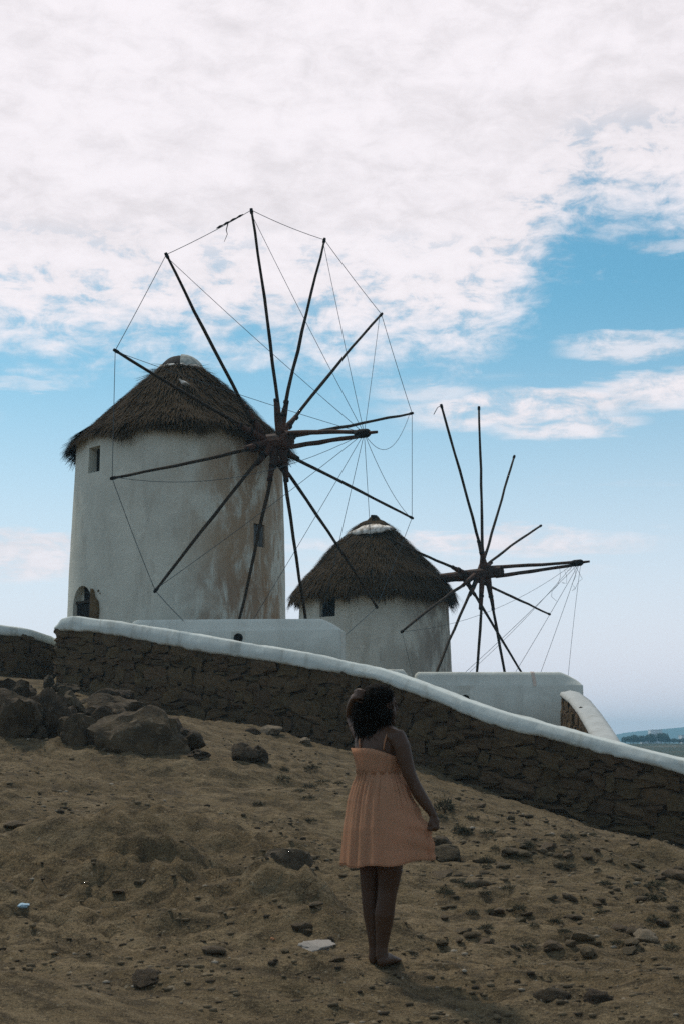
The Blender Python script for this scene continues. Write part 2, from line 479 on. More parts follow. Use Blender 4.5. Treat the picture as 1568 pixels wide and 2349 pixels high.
def ground_z(x, y, detail=True):
    x = np.asarray(x, float); y = np.asarray(y, float)
    sd = (x - WA2.x) * WN.x + (y - WA2.y) * WN.y
    tt = (x - WA2.x) * WDn.x + (y - WA2.y) * WDn.y
    wb = sstep(.15, .40, sd) * sstep(-.6, .1, tt)
    xc, yc = np.clip(x, -18, 18), np.clip(y, -12, 66)
    zf = tps_eval(FF, xc, np.minimum(yc, 40)); zb = tps_eval(FB, xc, np.maximum(yc, 22))
    zf = np.clip(zf, -2.2, 4.2); zb = np.clip(zb, -1.5, 4.2)
    z = zf * (1 - wb) + zb * wb
    if detail:
        near = sstep(44, 30, y)
        # long low ledges and gullies that run across the slope, small clods
        sk_ = y + .16 * x
        led = fbm(x * .42, sk_ * .95, 4, 3)
        z = z + near * .20 * led * sstep(2, 7, y)
        amp = .060 * (.35 + 1.3 * sstep(-.1, .35, fbm(x * .35, y * .4, 2, 11) + .12))
        rid = .5 - np.abs(fbm(x * 1.7, sk_ * 3.4, 4, 21, .6))
        z = z + near * amp * (rid - .25)
        z = z + near * .034 * fbm(x * 6.0, sk_ * 11.5, 4, 31, .65) * (.5 + .9 * sstep(-.15, .3, fbm(x * .6, y * .6, 2, 33) + .05))
        z = z + near * .16 * sstep(-3.6, -.3, -np.abs(x + 1.3)) * sstep(2.8, .6, np.abs(y - 11.3)) * (fbm(x * .9, sk_ * 2.0, 4, 41) + .2)
        # bedded rock: flat treads that end in small scarps
        q_ = (fbm(x * .55 + 3, sk_ * .9, 3, 55) + y * .11 + .10 * fbm(x * 4, sk_ * 5, 3, 57)) * 7.0
        fr = q_ - np.floor(q_)
        stair = np.floor(q_) + sstep(.0, .22, fr) - q_ - .4
        zone = .25 + .75 * sstep(1.2, -.8, x) * sstep(8.6, 10.0, y) * sstep(16.5, 13.5, y)
        zone = zone * sstep(-.25, .15, fbm(x * .7, y * .7, 2, 58) + .1)
        z = z + near * .085 * zone * stair * sstep(7.2, 9.4, y)
        # the rocky bank on the left
        bk = sstep(-1.6, -3.2, x) * sstep(19.6, 21.2, y) * sstep(29, 25, y)
        z = z + bk * (.42 * (.5 - np.abs(fbm(x * .8, y * 1.1, 4, 51))) - .08)
        for (hx0, hy0, sx, sy, hh) in HUMPS:
            u_ = (x - hx0) / (sx * 1.35) + .25 * fbm(x * 1.3, y * 1.3, 2, 45); v_ = (y - hy0 + .18 * (x - hx0)) / (sy * .7)
            z = z + 1.7 * hh * np.exp(-np.abs(u_) ** 3 - np.where(v_ < 0, 2.2, .8) * v_ * v_) * (1 + .5 * fbm(x * 3, y * 3, 2, 46))
        z = z - FOOT_DROP * np.exp(-((x - FOOT[0]) ** 2 + (y - FOOT[1]) ** 2) / 1.2)
    # away from the hill: lowland, a low ridge on the right, then flat
    dist = np.hypot(x, y - 25)
    far = sstep(34, 120, dist)
    lowland = -2.4 + 6.0 * sstep(110, 540, y) * sstep(1000, 640, y) * sstep(-60, 90, x) + .6 * fbm(x * .02, y * .02, 3, 61)
    return z * (1 - far) + lowland * far


FOOT_DROP = float(ground_z(np.array([FOOT[0]]), np.array([FOOT[1]]))[0]) - at(866, 2216, 8.2).z


def axis(segs):
    out = []
    for a, b, st in segs: out.append(np.arange(a, b - 1e-9, st))
    return np.concatenate(out + [[segs[-1][1]]])


def geo(a, b, n): return a * (b / a) ** (np.arange(n) / (n - 1))


gx = np.concatenate([-geo(12, 2600, 40)[::-1], axis([(-11.8, -6, .16), (-6, 6, .05), (6, 11.8, .16)]), geo(12, 2600, 40)])
gy = np.concatenate([-geo(6, 2600, 24)[::-1], axis([(-5.5, 4, .5), (4, 6, .1), (6, 13, .038), (13, 22, .055), (22, 38, .11), (38, 60, .5)]), geo(61, 2600, 60)])
GX, GY = np.meshgrid(gx, gy, indexing='ij')
GZ = ground_z(GX, GY)


def mat_ground():
    m, gg, b = mat_new('bare_earth', .95, .12)
    co = gg.n('ShaderNodeTexCoord').outputs['Object']
    s3 = gg.n('ShaderNodeSeparateXYZ'); gg.put(s3.inputs[0], co); X, Y, Z = s3.outputs
    st = gg.comb(X, gg.m('ADD', gg.m('MULTIPLY', Y, 1.9), gg.m('MULTIPLY', X, .35)), Z)
    n1 = gg.noise(st, .8, 8, .62, .3); n2 = gg.noise(st, 5.5, 7, .66, .2); n3 = gg.noise(co, 34, 4, .6)
    c = gg.mix(gg.smooth(n1, .36, .66), (.124, .088, .045), (.184, .135, .074))
    c = gg.mix(gg.smooth(n2, .48, .62, 0, .75), c, (.048, .036, .020))
    c = gg.mix(gg.smooth(n2, .44, .30, 0, .6), c, (.25, .188, .11))
    n5 = gg.noise(st, 2.1, 7, .68, .5)
    c = gg.mix(gg.smooth(n5, .52, .62, 0, .62), c, (.046, .035, .020))
    c = gg.mix(gg.smooth(n5, .44, .34, 0, .5), c, (.26, .196, .115))
    c = gg.mix(gg.smooth(n3, .56, .66, 0, .7), c, (.044, .033, .020))
    n4 = gg.noise(co, 95, 3, .7)
    c = gg.mix(gg.smooth(n4, .53, .64, 0, .6), c, (.040, .030, .018))
    c = gg.mix(gg.smooth(n4, .45, .36, 0, .5), c, (.30, .23, .13))
    c = gg.mix(gg.smooth(gg.noise(co, 21, 2, .5), .68, .78, 0, .55), c, (.32, .27, .19))
    farc = gg.mix(gg.smooth(gg.noise(co, .03, 7, .7), .50, .66), (.040, .048, .028), (.105, .090, .060))
    c = gg.mix(gg.smooth(Y, 70, 110), c, farc)
    gg.put(b.inputs['Base Color'], c)
    bn = gg.n('ShaderNodeBump'); bn.inputs['Strength'].default_value = .9; bn.inputs['Distance'].default_value = .045
    hgt = gg.m('ADD', gg.m('ADD', gg.m('MULTIPLY', n3, .35), gg.m('MULTIPLY', n4, .16)), gg.noise(st, 13, 6, .7))
    gg.put(bn.inputs['Height'], hgt); gg.put(b.inputs['Normal'], bn.outputs[0])
    return m


M_ground = mat_ground()
ground = link('ground', grid_mesh('ground', np.stack([GX, GY, GZ], -1)), M_ground, smooth=True)
tag(ground, 'bare brown earth slope rising to the stone wall', 'ground', kind='structure')


def gz(x, y): return float(ground_z(np.array([x]), np.array([y]))[0])


def hit_ground(px, py, y0=5.0, y1=40.0):
    ys = np.arange(y0, y1, .02); r = ray(px, py)
    xs = r.x / r.y * ys; zs = EYE.z + r.z / r.y * ys
    gzs = ground_z(xs, ys)
    i = np.argmax(gzs >= zs)
    if not (gzs[i] >= zs[i]): i = len(ys) - 1
    return Vector((xs[i], ys[i], gzs[i]))


# far hill across the bay
hx = np.linspace(-1900, 2300, 160); hy = np.linspace(0, 1, 14)
HX, HV = np.meshgrid(hx, hy, indexing='ij')
prof = 14 + 26 * sstep(800, 2000, HX) + 34 * sstep(760, 1500, HX) ** 1.5 + 10 * fbm(HX * .004, HX * 0 + .3, 4, 71) + 5 * sstep(600, -900, HX)
prof = np.interp(HX, [-1900, 0, 380, 415, 445, 485, 600, 900, 1500, 2300], [24, 20, 21.5, 20, 23, 31, 40, 45, 42, 36]) + 2.5 * fbm(HX * .006, HX * 0, 3, 72)
hz_ = -4 + (prof + 4) * np.sin(np.clip(HV * 1.25, 0, 1) * math.pi / 2)
hill = link('hill', grid_mesh('hill', np.stack([HX, 1980 + HV * 460, hz_], -1)), mat_noise('far_hill', (.05, .06, .05), (.08, .08, .06), .012, 6, .95, 0), smooth=True)
tag(hill, 'blue hazy hill on the far horizon at right', 'hill', kind='structure')


# ------------------------------------------------------------------ stones shared by all walls
def stone_mesh(name, seed, p=3.2, jit=.10, sub=2, squash=(1, 1, 1)):
    bm = bmesh.new(); bmesh.ops.create_cube(bm, size=2)
    bmesh.ops.subdivide_edges(bm, edges=bm.edges[:], cuts=sub - 1, use_grid_fill=True)
    rnd = random.Random(seed)
    for v in bm.verts:
        c = v.co; l = (abs(c.x) ** p + abs(c.y) ** p + abs(c.z) ** p) ** (1 / p)
        v.co = c / l * (1 + rnd.uniform(-jit, jit))
        v.co = Vector((v.co.x * squash[0] + rnd.uniform(-jit, jit) * .5, v.co.y * squash[1] + rnd.uniform(-jit, jit) * .5, v.co.z * squash[2] + rnd.uniform(-jit, jit) * .4))
    me = bpy.data.meshes.new(name); bm.to_mesh(me); bm.free()
    me.materials.append(M_stone)
    return me


STONES = [stone_mesh('stone', 100 + i, random.uniform(4.5, 14.0), .26, 3 if i % 2 else 2) for i in range(12)]


def put_stone(parent, c, xdir, h, rnd):
    o = bpy.data.objects.new('stone', rnd.choice(STONES)); COL.objects.link(o); o.parent = parent
    z = Vector((0, 0, 1)); y = z.cross(xdir)
    rot = Matrix((xdir, y, z)).transposed() @ Matrix.Rotation(rnd.uniform(-.2, .2), 3, 'Y')
    flip = rnd.choice((0, math.pi))
    o.matrix_local = Matrix.Translation(c) @ (rot @ Matrix.Rotation(flip, 3, 'Z')).to_4x4() @ Matrix.Diagonal((*h, 1))
    return o


def stone_face(parent, path, rows, wmin, wmax, rnd, proud=.05):
    """path(s) -> (point at base, z top, outward xdir); stones laid in rough courses on the front face"""
    L, fn = path
    lv = [0.0]
    for r_ in range(rows): lv.append(lv[-1] + rnd.uniform(.6, 1.4))
    lv = [q / lv[-1] for q in lv]
    for r_ in range(rows):
        s = rnd.uniform(-.15, 0.0); wob = rnd.uniform(0, 9)
        while s < L:
            wd = rnd.uniform(wmin, wmax) * (1.15 if r_ < 2 else .95)
            sm = min(max(s + wd / 2, 0.0), L)
            x0 = max(s, 0.0); x1 = min(s + wd, L)
            s += wd
            if x1 - x0 < .12: continue
            sm = (x0 + x1) / 2
            pt, zt, xd, nrm = fn(sm)
            H_ = zt - pt.z
            wv = lambda q: .05 * math.sin(sm * 1.1 + q * 3 + wob * 0) if 0 < q < rows else 0
            hh = (lv[r_ + 1] - lv[r_]) * H_ + wv(r_ + 1) - wv(r_)
            if hh < .06: continue
            zc = pt.z + lv[r_] * H_ + wv(r_) + hh * .5 + rnd.uniform(-.02, .02)
            c = Vector((pt.x, pt.y, zc)) + nrm * rnd.uniform(-.045, proud * .15)
            put_stone(parent, c, xd, ((x1 - x0) / 2 * rnd.uniform(.98, 1.12), rnd.uniform(.08, .12), hh / 2 * rnd.uniform(.98, 1.2)), rnd)


# ------------------------------------------------------------------ front wall
W3 = Vector((WDn.x, WDn.y, 0)); N3 = Vector((WN.x, WN.y, 0))
wall = empty('stone_wall', (WA.x, WA.y, WA.z - .4))
tag(wall, 'long dark stone wall with white coping sloping down behind the person', 'wall')
WO = Vector(wall.location)
core = MB(); rg = []
for s_ in np.arange(0.02, WL + WALL_EXT, .25):
    zb = lerp_pts(BASE, s_) - .5; zt = lerp_pts(CBOT, s_) + .02
    p = Vector((WA.x, WA.y, 0)) + W3 * s_ - WO
    rg.append([p + N3 * .07 + Vector((0, 0, zb)), p + N3 * .47 + Vector((0, 0, zb)), p + N3 * .47 + Vector((0, 0, zt)), p + N3 * .07 + Vector((0, 0, zt))])
core.rings(rg).build('core', M_mortar, wall)
rg = []
for s_ in np.arange(-.06, WL + WALL_EXT, .06):
    zb = lerp_pts(CBOT, s_); zt = lerp_pts(CTOP, s_)
    h = max(zt - zb, .08)
    e = min(1.0, (s_ + .06) / .30); e = math.sqrt(max(e, .15))
    p = Vector((WA.x, WA.y, 0)) + W3 * s_ - WO
    jb = .035 * float(fbm(np.array(s_ * 3.1), np.array(.5), 4, 81)) + .018 * float(vnoise(np.array(s_ * 14), np.array(1.0)))
    n_ = lambda k: .034 * float(fbm(np.array(s_ * 2.2), np.array(k * 3.3), 3, 85))
    sec = [(-.045 + n_(1), zb + jb - .02), (-.075 + n_(2), zb + jb + .03), (-.050 + n_(3), zb + h * .5), (-.022 + n_(4), zb + h * .88), (-.004 + n_(4), zb + h * .97), (.05, zb + h + n_(5)), (.20, zb + h + n_(6)), (.38, zb + h * .94 + n_(7)), (.52, zb + h * .70), (.57, zb + .02), (.50, zb - .05), (.10, zb - .05)]
    zc = zb
    rg.append([p + N3 * (.25 + (a - .25) * (.55 + .45 * e)) + Vector((0, 0, zc + (b_ - zc) * (.4 + .6 * e))) for a, b_ in sec])
MB().rings(rg).build('coping', M_cope, wall, True)
rndw = random.Random(3)


def wall_path(s_):
    zb = lerp_pts(BASE, s_) - .06; zt = lerp_pts(CBOT, s_) + .03
    p = Vector((WA.x, WA.y, 0)) + W3 * s_ - WO + N3 * .07
    xd = (W3 + Vector((0, 0, (lerp_pts(CBOT, s_ + .3) - lerp_pts(CBOT, s_ - .3)) / .6)) * .6).normalized()
    xd = Vector((xd.x, xd.y, 0)).normalized()
    return Vector((p.x, p.y, zb + 0 - 0)), zt, xd, -N3


def wall_path_local(s_):
    pt, zt, xd, nr = wall_path(s_)
    return Vector((pt.x, pt.y, pt.z - WO.z)), zt - WO.z, xd, nr


# path points are given relative to the wall's base point
wall_path_fn = lambda s_: (lambda q: q)(wall_path_local(s_))
stone_face(wall, (WL + WALL_EXT, wall_path_fn), 8, .20, .66, rndw)


# ------------------------------------------------------------------ generic curved capped wall
def capped_wall(name, label, pts, zbase, width, cope_h, rows, wmin, wmax, side, seed, jag=.02, cmat=None):
    """pts: list of 3d points along the top of the coping"""
    root = empty(name, (pts[0].x, pts[0].y, zbase[0])); tag(root, label, 'wall')
    O = Vector(root.location)
    seg = [0.0]
    for a, b_ in zip(pts, pts[1:]): seg.append(seg[-1] + (Vector((b_.x, b_.y)) - Vector((a.x, a.y))).length)
    L = seg[-1]
    def P(s_):
        return Vector((np.interp(s_, seg, [p.x for p in pts]), np.interp(s_, seg, [p.y for p in pts]), np.interp(s_, seg, [p.z for p in pts])))
    def D(s_):
        d = P(min(s_ + .2, L)) - P(max(s_ - .2, 0)); return Vector((d.x, d.y, 0)).normalized()
    cr, cc = [], []
    for s_ in np.arange(0, L + .01, .1):
        p = P(s_) - O; d = D(s_); n = Vector((d.y, -d.x, 0)) * side
        zb = np.interp(s_, [0, L], zbase) - O.z - .3
        n_ = lambda k: .014 * float(fbm(np.array(s_ * 2.3 + seed), np.array(k * 3.3), 3, 86))
        jb = jag * 2 * float(fbm(np.array(s_ * 4.1 + seed), np.array(.7), 3, 88))
        hw = width / 2
        cr.append([Vector((p.x, p.y, z)) + n * o_ for o_, z in ((hw - .06, zb), (-hw + .04, zb), (-hw + .04, p.z - cope_h + .04), (hw - .06, p.z - cope_h + .04))])
        cc.append([Vector((p.x, p.y, p.z + z)) + n * o_ for o_, z in ((hw + .02 + n_(1), -cope_h + jb), (hw + .035 + n_(2), -cope_h * .7), (hw - .01 + n_(3), -cope_h * .22), (hw * .6, -.03 + n_(4)), (0, n_(5)), (-hw * .6, -.03 + n_(6)), (-hw, -cope_h * .3), (-hw - .02, -cope_h), (0, -cope_h))])
    MB().rings(cr).build('core', M_mortar, root)
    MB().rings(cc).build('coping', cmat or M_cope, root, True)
    if rows:
        def fn(s_):
            p = P(s_) - O; d = D(s_); n = Vector((d.y, -d.x, 0)) * side
            q = p + n * (width / 2 - .07)
            return Vector((q.x, q.y, np.interp(s_, [0, L], zbase) - O.z)), p.z - cope_h + .04, d, n
        stone_face(root, (L, fn), rows, wmin, wmax, random.Random(seed))
    return root


capped_wall('stone_wall', 'short stone wall with pale coping behind the left end of the long wall',
            [at(-70, 1424, 38), at(0, 1433, 38.2), at(55, 1440, 38.8), at(100, 1455, 39.8), at(128, 1472, 41), at(150, 1492, 43)], (3.1, 3.0), .5, .28, 5, .28, .55, 1, 11)
stair = [at(1306, 1584, 39.2), at(1330, 1602, 37.4), at(1352, 1630, 35.2), at(1372, 1660, 33.0), at(1388, 1686, 31.2), at(1402, 1712, 29.6)]
capped_wall('stair_wall', 'curved stair wall with wide white coping and dark stone side, dropping from the parapet', stair, (stair[0].z - 2.0, stair[-1].z - 1.0), .50, .16, 5, .28, .5, 1, 23, cmat=mat_plaster('shade_toned_coping', (.46, .47, .44), (.32, .32, .29)))  # coping colour greyed below the other limewash to stand in for shade


# ------------------------------------------------------------------ white parapets
def parapet(name, label, x0, x1, yf, z0, zt, thick, skew=0.0, ch=.30, endch=.5, endl=None, joints=(), holes=(), slope=0.0):
    root = empty(name, (x0, yf, z0)); tag(root, label, 'parapet')
    L = x1 - x0; H = zt - z0
    ang = math.atan2(skew, L); root.rotation_euler = (0, 0, ang)
    rg = []; N = 60
    for i in range(N + 1):
        t = i / N; x = L * t
        k = min(1.0, x / (endl or endch), (L - x) / endch)
        top = H - ch * .95 * (1 - math.sqrt(max(0, 1 - (1 - k) ** 2)) * .35 - k * .65) + slope * t
        inset = .0
        n_ = lambda q: .010 * float(fbm(np.array(x * 1.3 + x0), np.array(q * 2.1), 3, 91))
        sec = [(0 + n_(1), 0), (0 + n_(2), H - ch), (.03 + n_(3), min(H - ch * .92, top)), (.115 + n_(4), top - ch * .30 * k), (.155 + n_(4), top - ch * .10 * k), (.21, top - ch * .015 * k + n_(5)), (thick * .5, top + n_(6)), (thick * .7, top - ch * .04 * k), (thick - .10, top - ch * .40 * k), (thick - .02, min(H - ch * .85, top)), (thick, H - ch), (thick, 0)]
        rg.append([Vector((x, y, z)) for y, z in sec])
    body = MB().rings(rg)
    me = body.mesh('body')
    tmp = link('body', me, M_white, root, False)
    for (hxp, hzp, rr) in holes:
        c = MB().tube([(hxp, -.3, hzp), (hxp, .28, hzp)], rr, 20).build('cut', M_white, root)
        md = tmp.modifiers.new('b', 'BOOLEAN'); md.object = c; md.operation = 'DIFFERENCE'; md.solver = 'EXACT'
        bpy.context.view_layer.update()
        nm = eval_mesh(tmp, 'body'); tmp.modifiers.clear(); tmp.data = nm
        bpy.data.objects.remove(c)
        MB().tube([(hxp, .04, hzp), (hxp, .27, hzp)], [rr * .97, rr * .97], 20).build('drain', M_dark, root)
    tmp.data.polygons.foreach_set('use_smooth', [len(p.vertices) == 4 for p in tmp.data.polygons])
    for jx in joints:
        rgj = []
        for xx in (jx - .045, jx + .045):
            sec = [(-.012, H - ch), (.018, H - ch * .92), (.103, H - ch * .30), (.143, H - ch * .09), (.20, H + .004), (thick * .5, H + .012), (thick * .5, H - .05), (.2, H - ch * .6), (.05, H - ch)]
            rgj.append([Vector((xx + (H - zz) * .10, y, zz)) for y, zz in sec])
        MB().rings(rgj).build('joint', M_joint, root)
    return root


a, b = at(286, 1422, 36.4), at(790, 1432, 35.4)
parapet('white_parapet', 'low white parapet with round drain hole in front of the larger windmill', a.x, b.x, a.y, 2.6, a.z + .02, .62, b.y - a.y, .36, .55, .22, holes=[((at(551, 1464, 35.9).x - a.x), at(551, 1464, 35.9).z - 2.6, .125)], slope=-.05)
a, b = at(947, 1540, 40.0), at(1335, 1543, 40.0)
parapet('white_parapet', 'long white parapet with pale joints below the smaller windmill', a.x, b.x, a.y, .6, a.z, .75, 0, .40, .60, .10, joints=[at(1222, 1550, 40).x - a.x], holes=[(at(1066, 1604, 40).x - a.x, at(1066, 1604, 40).z - .6, .125)])
a, b = at(800, 1534, 40.2), at(940, 1534, 40.2)
parapet('white_parapet', 'short white parapet block left of the gap, half hidden by the sloping coping', a.x, b.x, a.y, .9, a.z, .7, 0, .34, .20)

# ------------------------------------------------------------------ windmills
UPV = Vector((0, 0, 1))


def thatch_part(parent, prof, seed, nblade, eave_drop):
    """prof: list (r, z) from eave to top; an uneven cone covered in layers of straw"""
    rs = np.array([p[0] for p in prof]); zs = np.array([p[1] for p in prof])
    rg = []; nseg = 72
    fine = np.linspace(0, 1, 26); tt = np.linspace(0, 1, len(prof))
    lens = np.concatenate([[0], np.cumsum(np.hypot(np.diff(rs), np.diff(zs)))]); lens /= lens[-1]
    RR = np.interp(fine, lens, rs); ZZ = np.interp(fine, lens, zs)
    th = np.arange(nseg) * 2 * np.pi / nseg
    def bump(t, z): return .11 * fbm(np.cos(t) * 2.2 + 5, np.sin(t) * 2.2 + z * .9, 4, seed)
    # underside lip first
    lip = [[Vector((math.sin(t) * (rs[0] - .35), -math.cos(t) * (rs[0] - .35), zs[0] + .10)) for t in th]]
    for r_, z_ in zip(RR, ZZ):
        bb = bump(th, z_)
        lip.append([Vector((math.sin(t) * max(r_ - .04 + b_, .02), -math.cos(t) * max(r_ - .04 + b_, .02), z_ + (b_ * .6 if z_ > zs[0] + .1 else 0))) for t, b_ in zip(th, bb)])
    roof = MB().rings(lip).build('thatched_roof', M_thatch, parent, True)
    # straw
    rng = np.random.default_rng(seed)
    u = rng.random(nblade); u = 1 - np.sqrt(1 - u * .985)        # more towards the eave
    u = np.where(rng.random(nblade) < .16, rng.random(nblade) * .05, u)
    r0 = np.interp(u, lens, rs); z0 = np.interp(u, lens, zs)
    u2 = np.clip(u + .02, 0, 1); u1 = np.clip(u - .02, 0, 1)
    dr = np.interp(u1, lens, rs) - np.interp(u2, lens, rs); dz = np.interp(u1, lens, zs) - np.interp(u2, lens, zs)
    l = np.hypot(dr, dz) + 1e-6; dr /= l; dz /= l
    t = rng.random(nblade) * 2 * np.pi
    clump = fbm(np.cos(t) * 6, np.sin(t) * 6 + z0 * 1.5, 3, seed + 5)
    bb = bump(t, z0)
    ln = (.28 + .35 * rng.random(nblade)) * (1 + .7 * clump)
    wd = .010 + .016 * rng.random(nblade)
    er = np.stack([np.sin(t), -np.cos(t), 0 * t], -1); et = np.stack([np.cos(t), np.sin(t), 0 * t], -1)
    up = np.array([0, 0, 1.0])
    nrm = er * (-dz)[:, None] + up * dr[:, None]
    down = er * dr[:, None] + up * dz[:, None]
    lift = .02 + .07 * rng.random(nblade) * (1 + clump)
    sway = (rng.random(nblade) - .5) * .5
    a_ = er * (r0 + bb)[:, None] + up * (z0 + bb * .6)[:, None] + nrm * .0
    dvec = down + et * sway[:, None]
    droop = np.where(u < .06, eave_drop * (.35 + .9 * rng.random(nblade)) * np.clip(1 + 2.4 * clump, .1, 3), 0)
    b_ = a_ + dvec * ln[:, None] * np.where(u < .06, .55, 1)[:, None] + nrm * lift[:, None] - up * droop[:, None]
    wv = et * wd[:, None]
    Q = np.stack([a_ - wv, a_ + wv, b_ + wv * .3, b_ - wv * .3], 1)
    straw = link('straw', quads_mesh('straw', Q), M_thatch, roof); tag(straw, kind='stuff')
    return roof


def tower_part(parent, r0, r1, h, mat, seed, cuts, lean=0.0):
    nseg, nz = 120, 44; rg = []
    for i in range(nz + 1):
        z = -0.6 + (h + .6) * i / nz; k = max(z, 0) / h
        r_ = r0 + (r1 - r0) * (k ** .9) + .05 * max(0, 1 - k * 6)
        row = []
        for j in range(nseg):
            t = 2 * math.pi * j / nseg
            n_ = .035 * float(fbm(np.array(math.cos(t) * 2.5 + 3), np.array(math.sin(t) * 2.5 + z * .55), 4, seed))
            row.append(Vector((math.sin(t) * (r_ + n_) + lean * z, -math.cos(t) * (r_ + n_), z)))
        rg.append(row)
    o = MB().rings(rg).build('tower', mat, parent)
    for c in cuts:
        cut = link('cut', c, mat, parent)
        md = o.modifiers.new('b', 'BOOLEAN'); md.object = cut; md.operation = 'DIFFERENCE'; md.solver = 'EXACT'
        bpy.context.view_layer.update()
        nm = eval_mesh(o, 'tower'); nm.name = 'tower'
        o.modifiers.clear(); o.data = nm
        bpy.data.objects.remove(cut)
    o.data.polygons.foreach_set('use_smooth', [True] * len(o.data.polygons))
    md = o.data
    try:
        md.set_sharp_from_angle(angle=R(35))
    except Exception:
        pass
    return o


def cut_box(phi, r_in, r_out, w_, z0, z1, arch=False):
    """opening in a round wall at angle phi, prism from r_in to r_out"""
    er = Vector((math.sin(phi), -math.cos(phi), 0)); et = Vector((math.cos(phi), math.sin(phi), 0))
    prof = [(-w_ / 2, z0), (w_ / 2, z0)]
    if arch:
        n = 10
        for i in range(n + 1):
            a_ = math.pi * i / n; prof.append((w_ / 2 * math.cos(a_), z1 - w_ / 2 + w_ / 2 * math.sin(a_)))
    else:
        prof += [(w_ / 2, z1), (-w_ / 2, z1)]
    m_ = MB(); m_.rings([[er * rr + et * a_ + UPV * b_ for a_, b_ in prof] for rr in (r_out, r_in)])
    me = m_.mesh('cut')
    bm = bmesh.new(); bm.from_mesh(me); bmesh.ops.recalc_face_normals(bm, faces=bm.faces[:]); bm.to_mesh(me); bm.free()
    return me


def plate(phi, r_, w_, z0, z1, th=.04, off=0.0):
    er = Vector((math.sin(phi), -math.cos(phi), 0)); et = Vector((math.cos(phi), math.sin(phi), 0))
    return er * r_ + et * off + UPV * ((z0 + z1) / 2), (w_ / 2, th / 2, (z1 - z0) / 2), Matrix((et, -er, UPV)).transposed()


def pole(parent, name, a_, b_, ra, rb, mat, seed, bend=.0, n=9, sides=9):
    rnd = random.Random(seed); d = b_ - a_; L = d.length
    s1 = d.orthogonal().normalized(); s2 = d.normalized().cross(s1)
    ph = rnd.uniform(0, 6.28)
    pts, rad = [], []
    for i in range(n + 1):
        t = i / n
        k = math.sin(math.pi * t) * bend
        pts.append(a_ + d * t + (s1 * math.cos(ph) + s2 * math.sin(ph)) * k * L + (s1 * rnd.uniform(-1, 1) + s2 * rnd.uniform(-1, 1)) * (.012 if 0 < i < n else 0))
        rad.append((ra + (rb - ra) * t) * rnd.uniform(.92, 1.08))
    rad[-1] *= .9
    m_ = MB(); m_.tube(pts, rad, sides)
    # knob at the tip
    e = (pts[-1] - pts[-2]).normalized()
    return m_.build(name, mat, parent, True)


def rope_obj(parent, a_, b_, sag=.0, rad=.009, n=10, side=None):
    pts = []
    for i in range(n + 1):
        t = i / n; p = a_ + (b_ - a_) * t; k = 4 * t * (1 - t) * sag
        pts.append(p + Vector((0, 0, -k)))
    return MB().tube(pts, rad, 5).build('rope', M_rope, parent, True)


def make_mill(label, cxy, z0, r0, r1, zeave, prof, hubC, az_, el_, tips, stocks, axle_end, axle_r, bow_len, tower_mat, cuts, ropes, seed, rad=(.055, .036)):
    root = empty('windmill', (cxy[0], cxy[1], z0)); tag(root, label, 'windmill')
    O = Vector(root.location)
    tower = tower_part(root, r0, r1, zeave - z0, tower_mat, seed, cuts)
    roof = thatch_part(root, [(r_, z_ - z0) for r_, z_ in prof], seed + 1, 16000, .09)
    ax = Vector((math.sin(az_) * math.cos(el_), -math.cos(az_) * math.cos(el_), math.sin(el_)))
    C = hubC - O
    # axle: octagonal timber that leaves the roof, the sail poles pass through it
    back = 3.2
    ends = [C - ax * back, C - ax * .9, C - ax * .75, C + ax * (axle_end - .02), C + ax * axle_end]
    m_ = MB(); m_.tube(ends, [axle_r * .8, axle_r * .9, axle_r, axle_r, axle_r * .93], 10)
    axle = m_.build('axle', M_hub, root)
    tip3 = []
    for k, tp in enumerate(tips):
        if tp is None: tip3.append(None); continue
        o_ = stocks['off'][k % 6]
        r = ray(*tp); base = hubC + ax * o_
        kk = (base - EYE).dot(ax) / r.dot(ax)
        tip3.append(EYE + r * kk - O)
    rnd = random.Random(seed)
    for k, T in enumerate(tip3):
        if T is None: continue
        c = C + ax * stocks['off'][k % 6]
        d = (T - c); L = d.length; dn = d.normalized()
        side = ax.cross(dn) * (.045 if k % 2 else -.045)
        sl = stocks['len'] * rnd.uniform(.85, 1.15)
        # squared stock beam through the axle, the slim pole lashed beside it
        pole(axle, 'stock', c, c + dn * sl, axle_r * .62, axle_r * .27, M_hub, seed * 50 + k, .0, 4, 6)
        pole(axle, 'sail_pole', c + dn * .35 + side, T, rad[0], rad[1], M_wood, seed * 77 + k, rnd.uniform(-.012, .012), 10, 9)
        for q in (.62, .95):
            p = c + dn * sl * q + side * .5
            MB().tube([p - dn * .035, p + dn * .035], axle_r * (.47 if q < .7 else .34), 10).build('lashing', M_dark, axle, True)
        MB().tube([T - dn * .10, T - dn * .02, T + dn * .05], [rad[1] * 1.25, rad[1] * 1.35, rad[1] * 1.1], 8).build('pole_tip', M_dark, axle, True)
    B = C + ax * bow_len
    vv = UPV - ax * ax.z; vv.normalize()
    pole(axle, 'bowsprit', C + ax * (axle_end * .55) + vv * axle_r * .95, B + vv * .03, .075, .055, M_hub, seed + 500, .004, 7, 8)
    pole(axle, 'bowsprit', C + ax * (axle_end * .75) - vv * axle_r * .75, B - vv * .05 - ax * .1, .075, .055, M_hub, seed + 501, .004, 7, 8)
    MB().tube([B - ax * .42, B - ax * .3, B - ax * .05, B + ax * .02], [.10, .125, .12, .08], 9).build('bow_lashing', M_dark, axle, True)
    MB().tube([B, B + ax * .28], [.05, .04], 8).build('bow_end', M_hub, axle, True)
    ropes(axle, tip3, B, ax, C)
    return root, tower, roof, axle, O


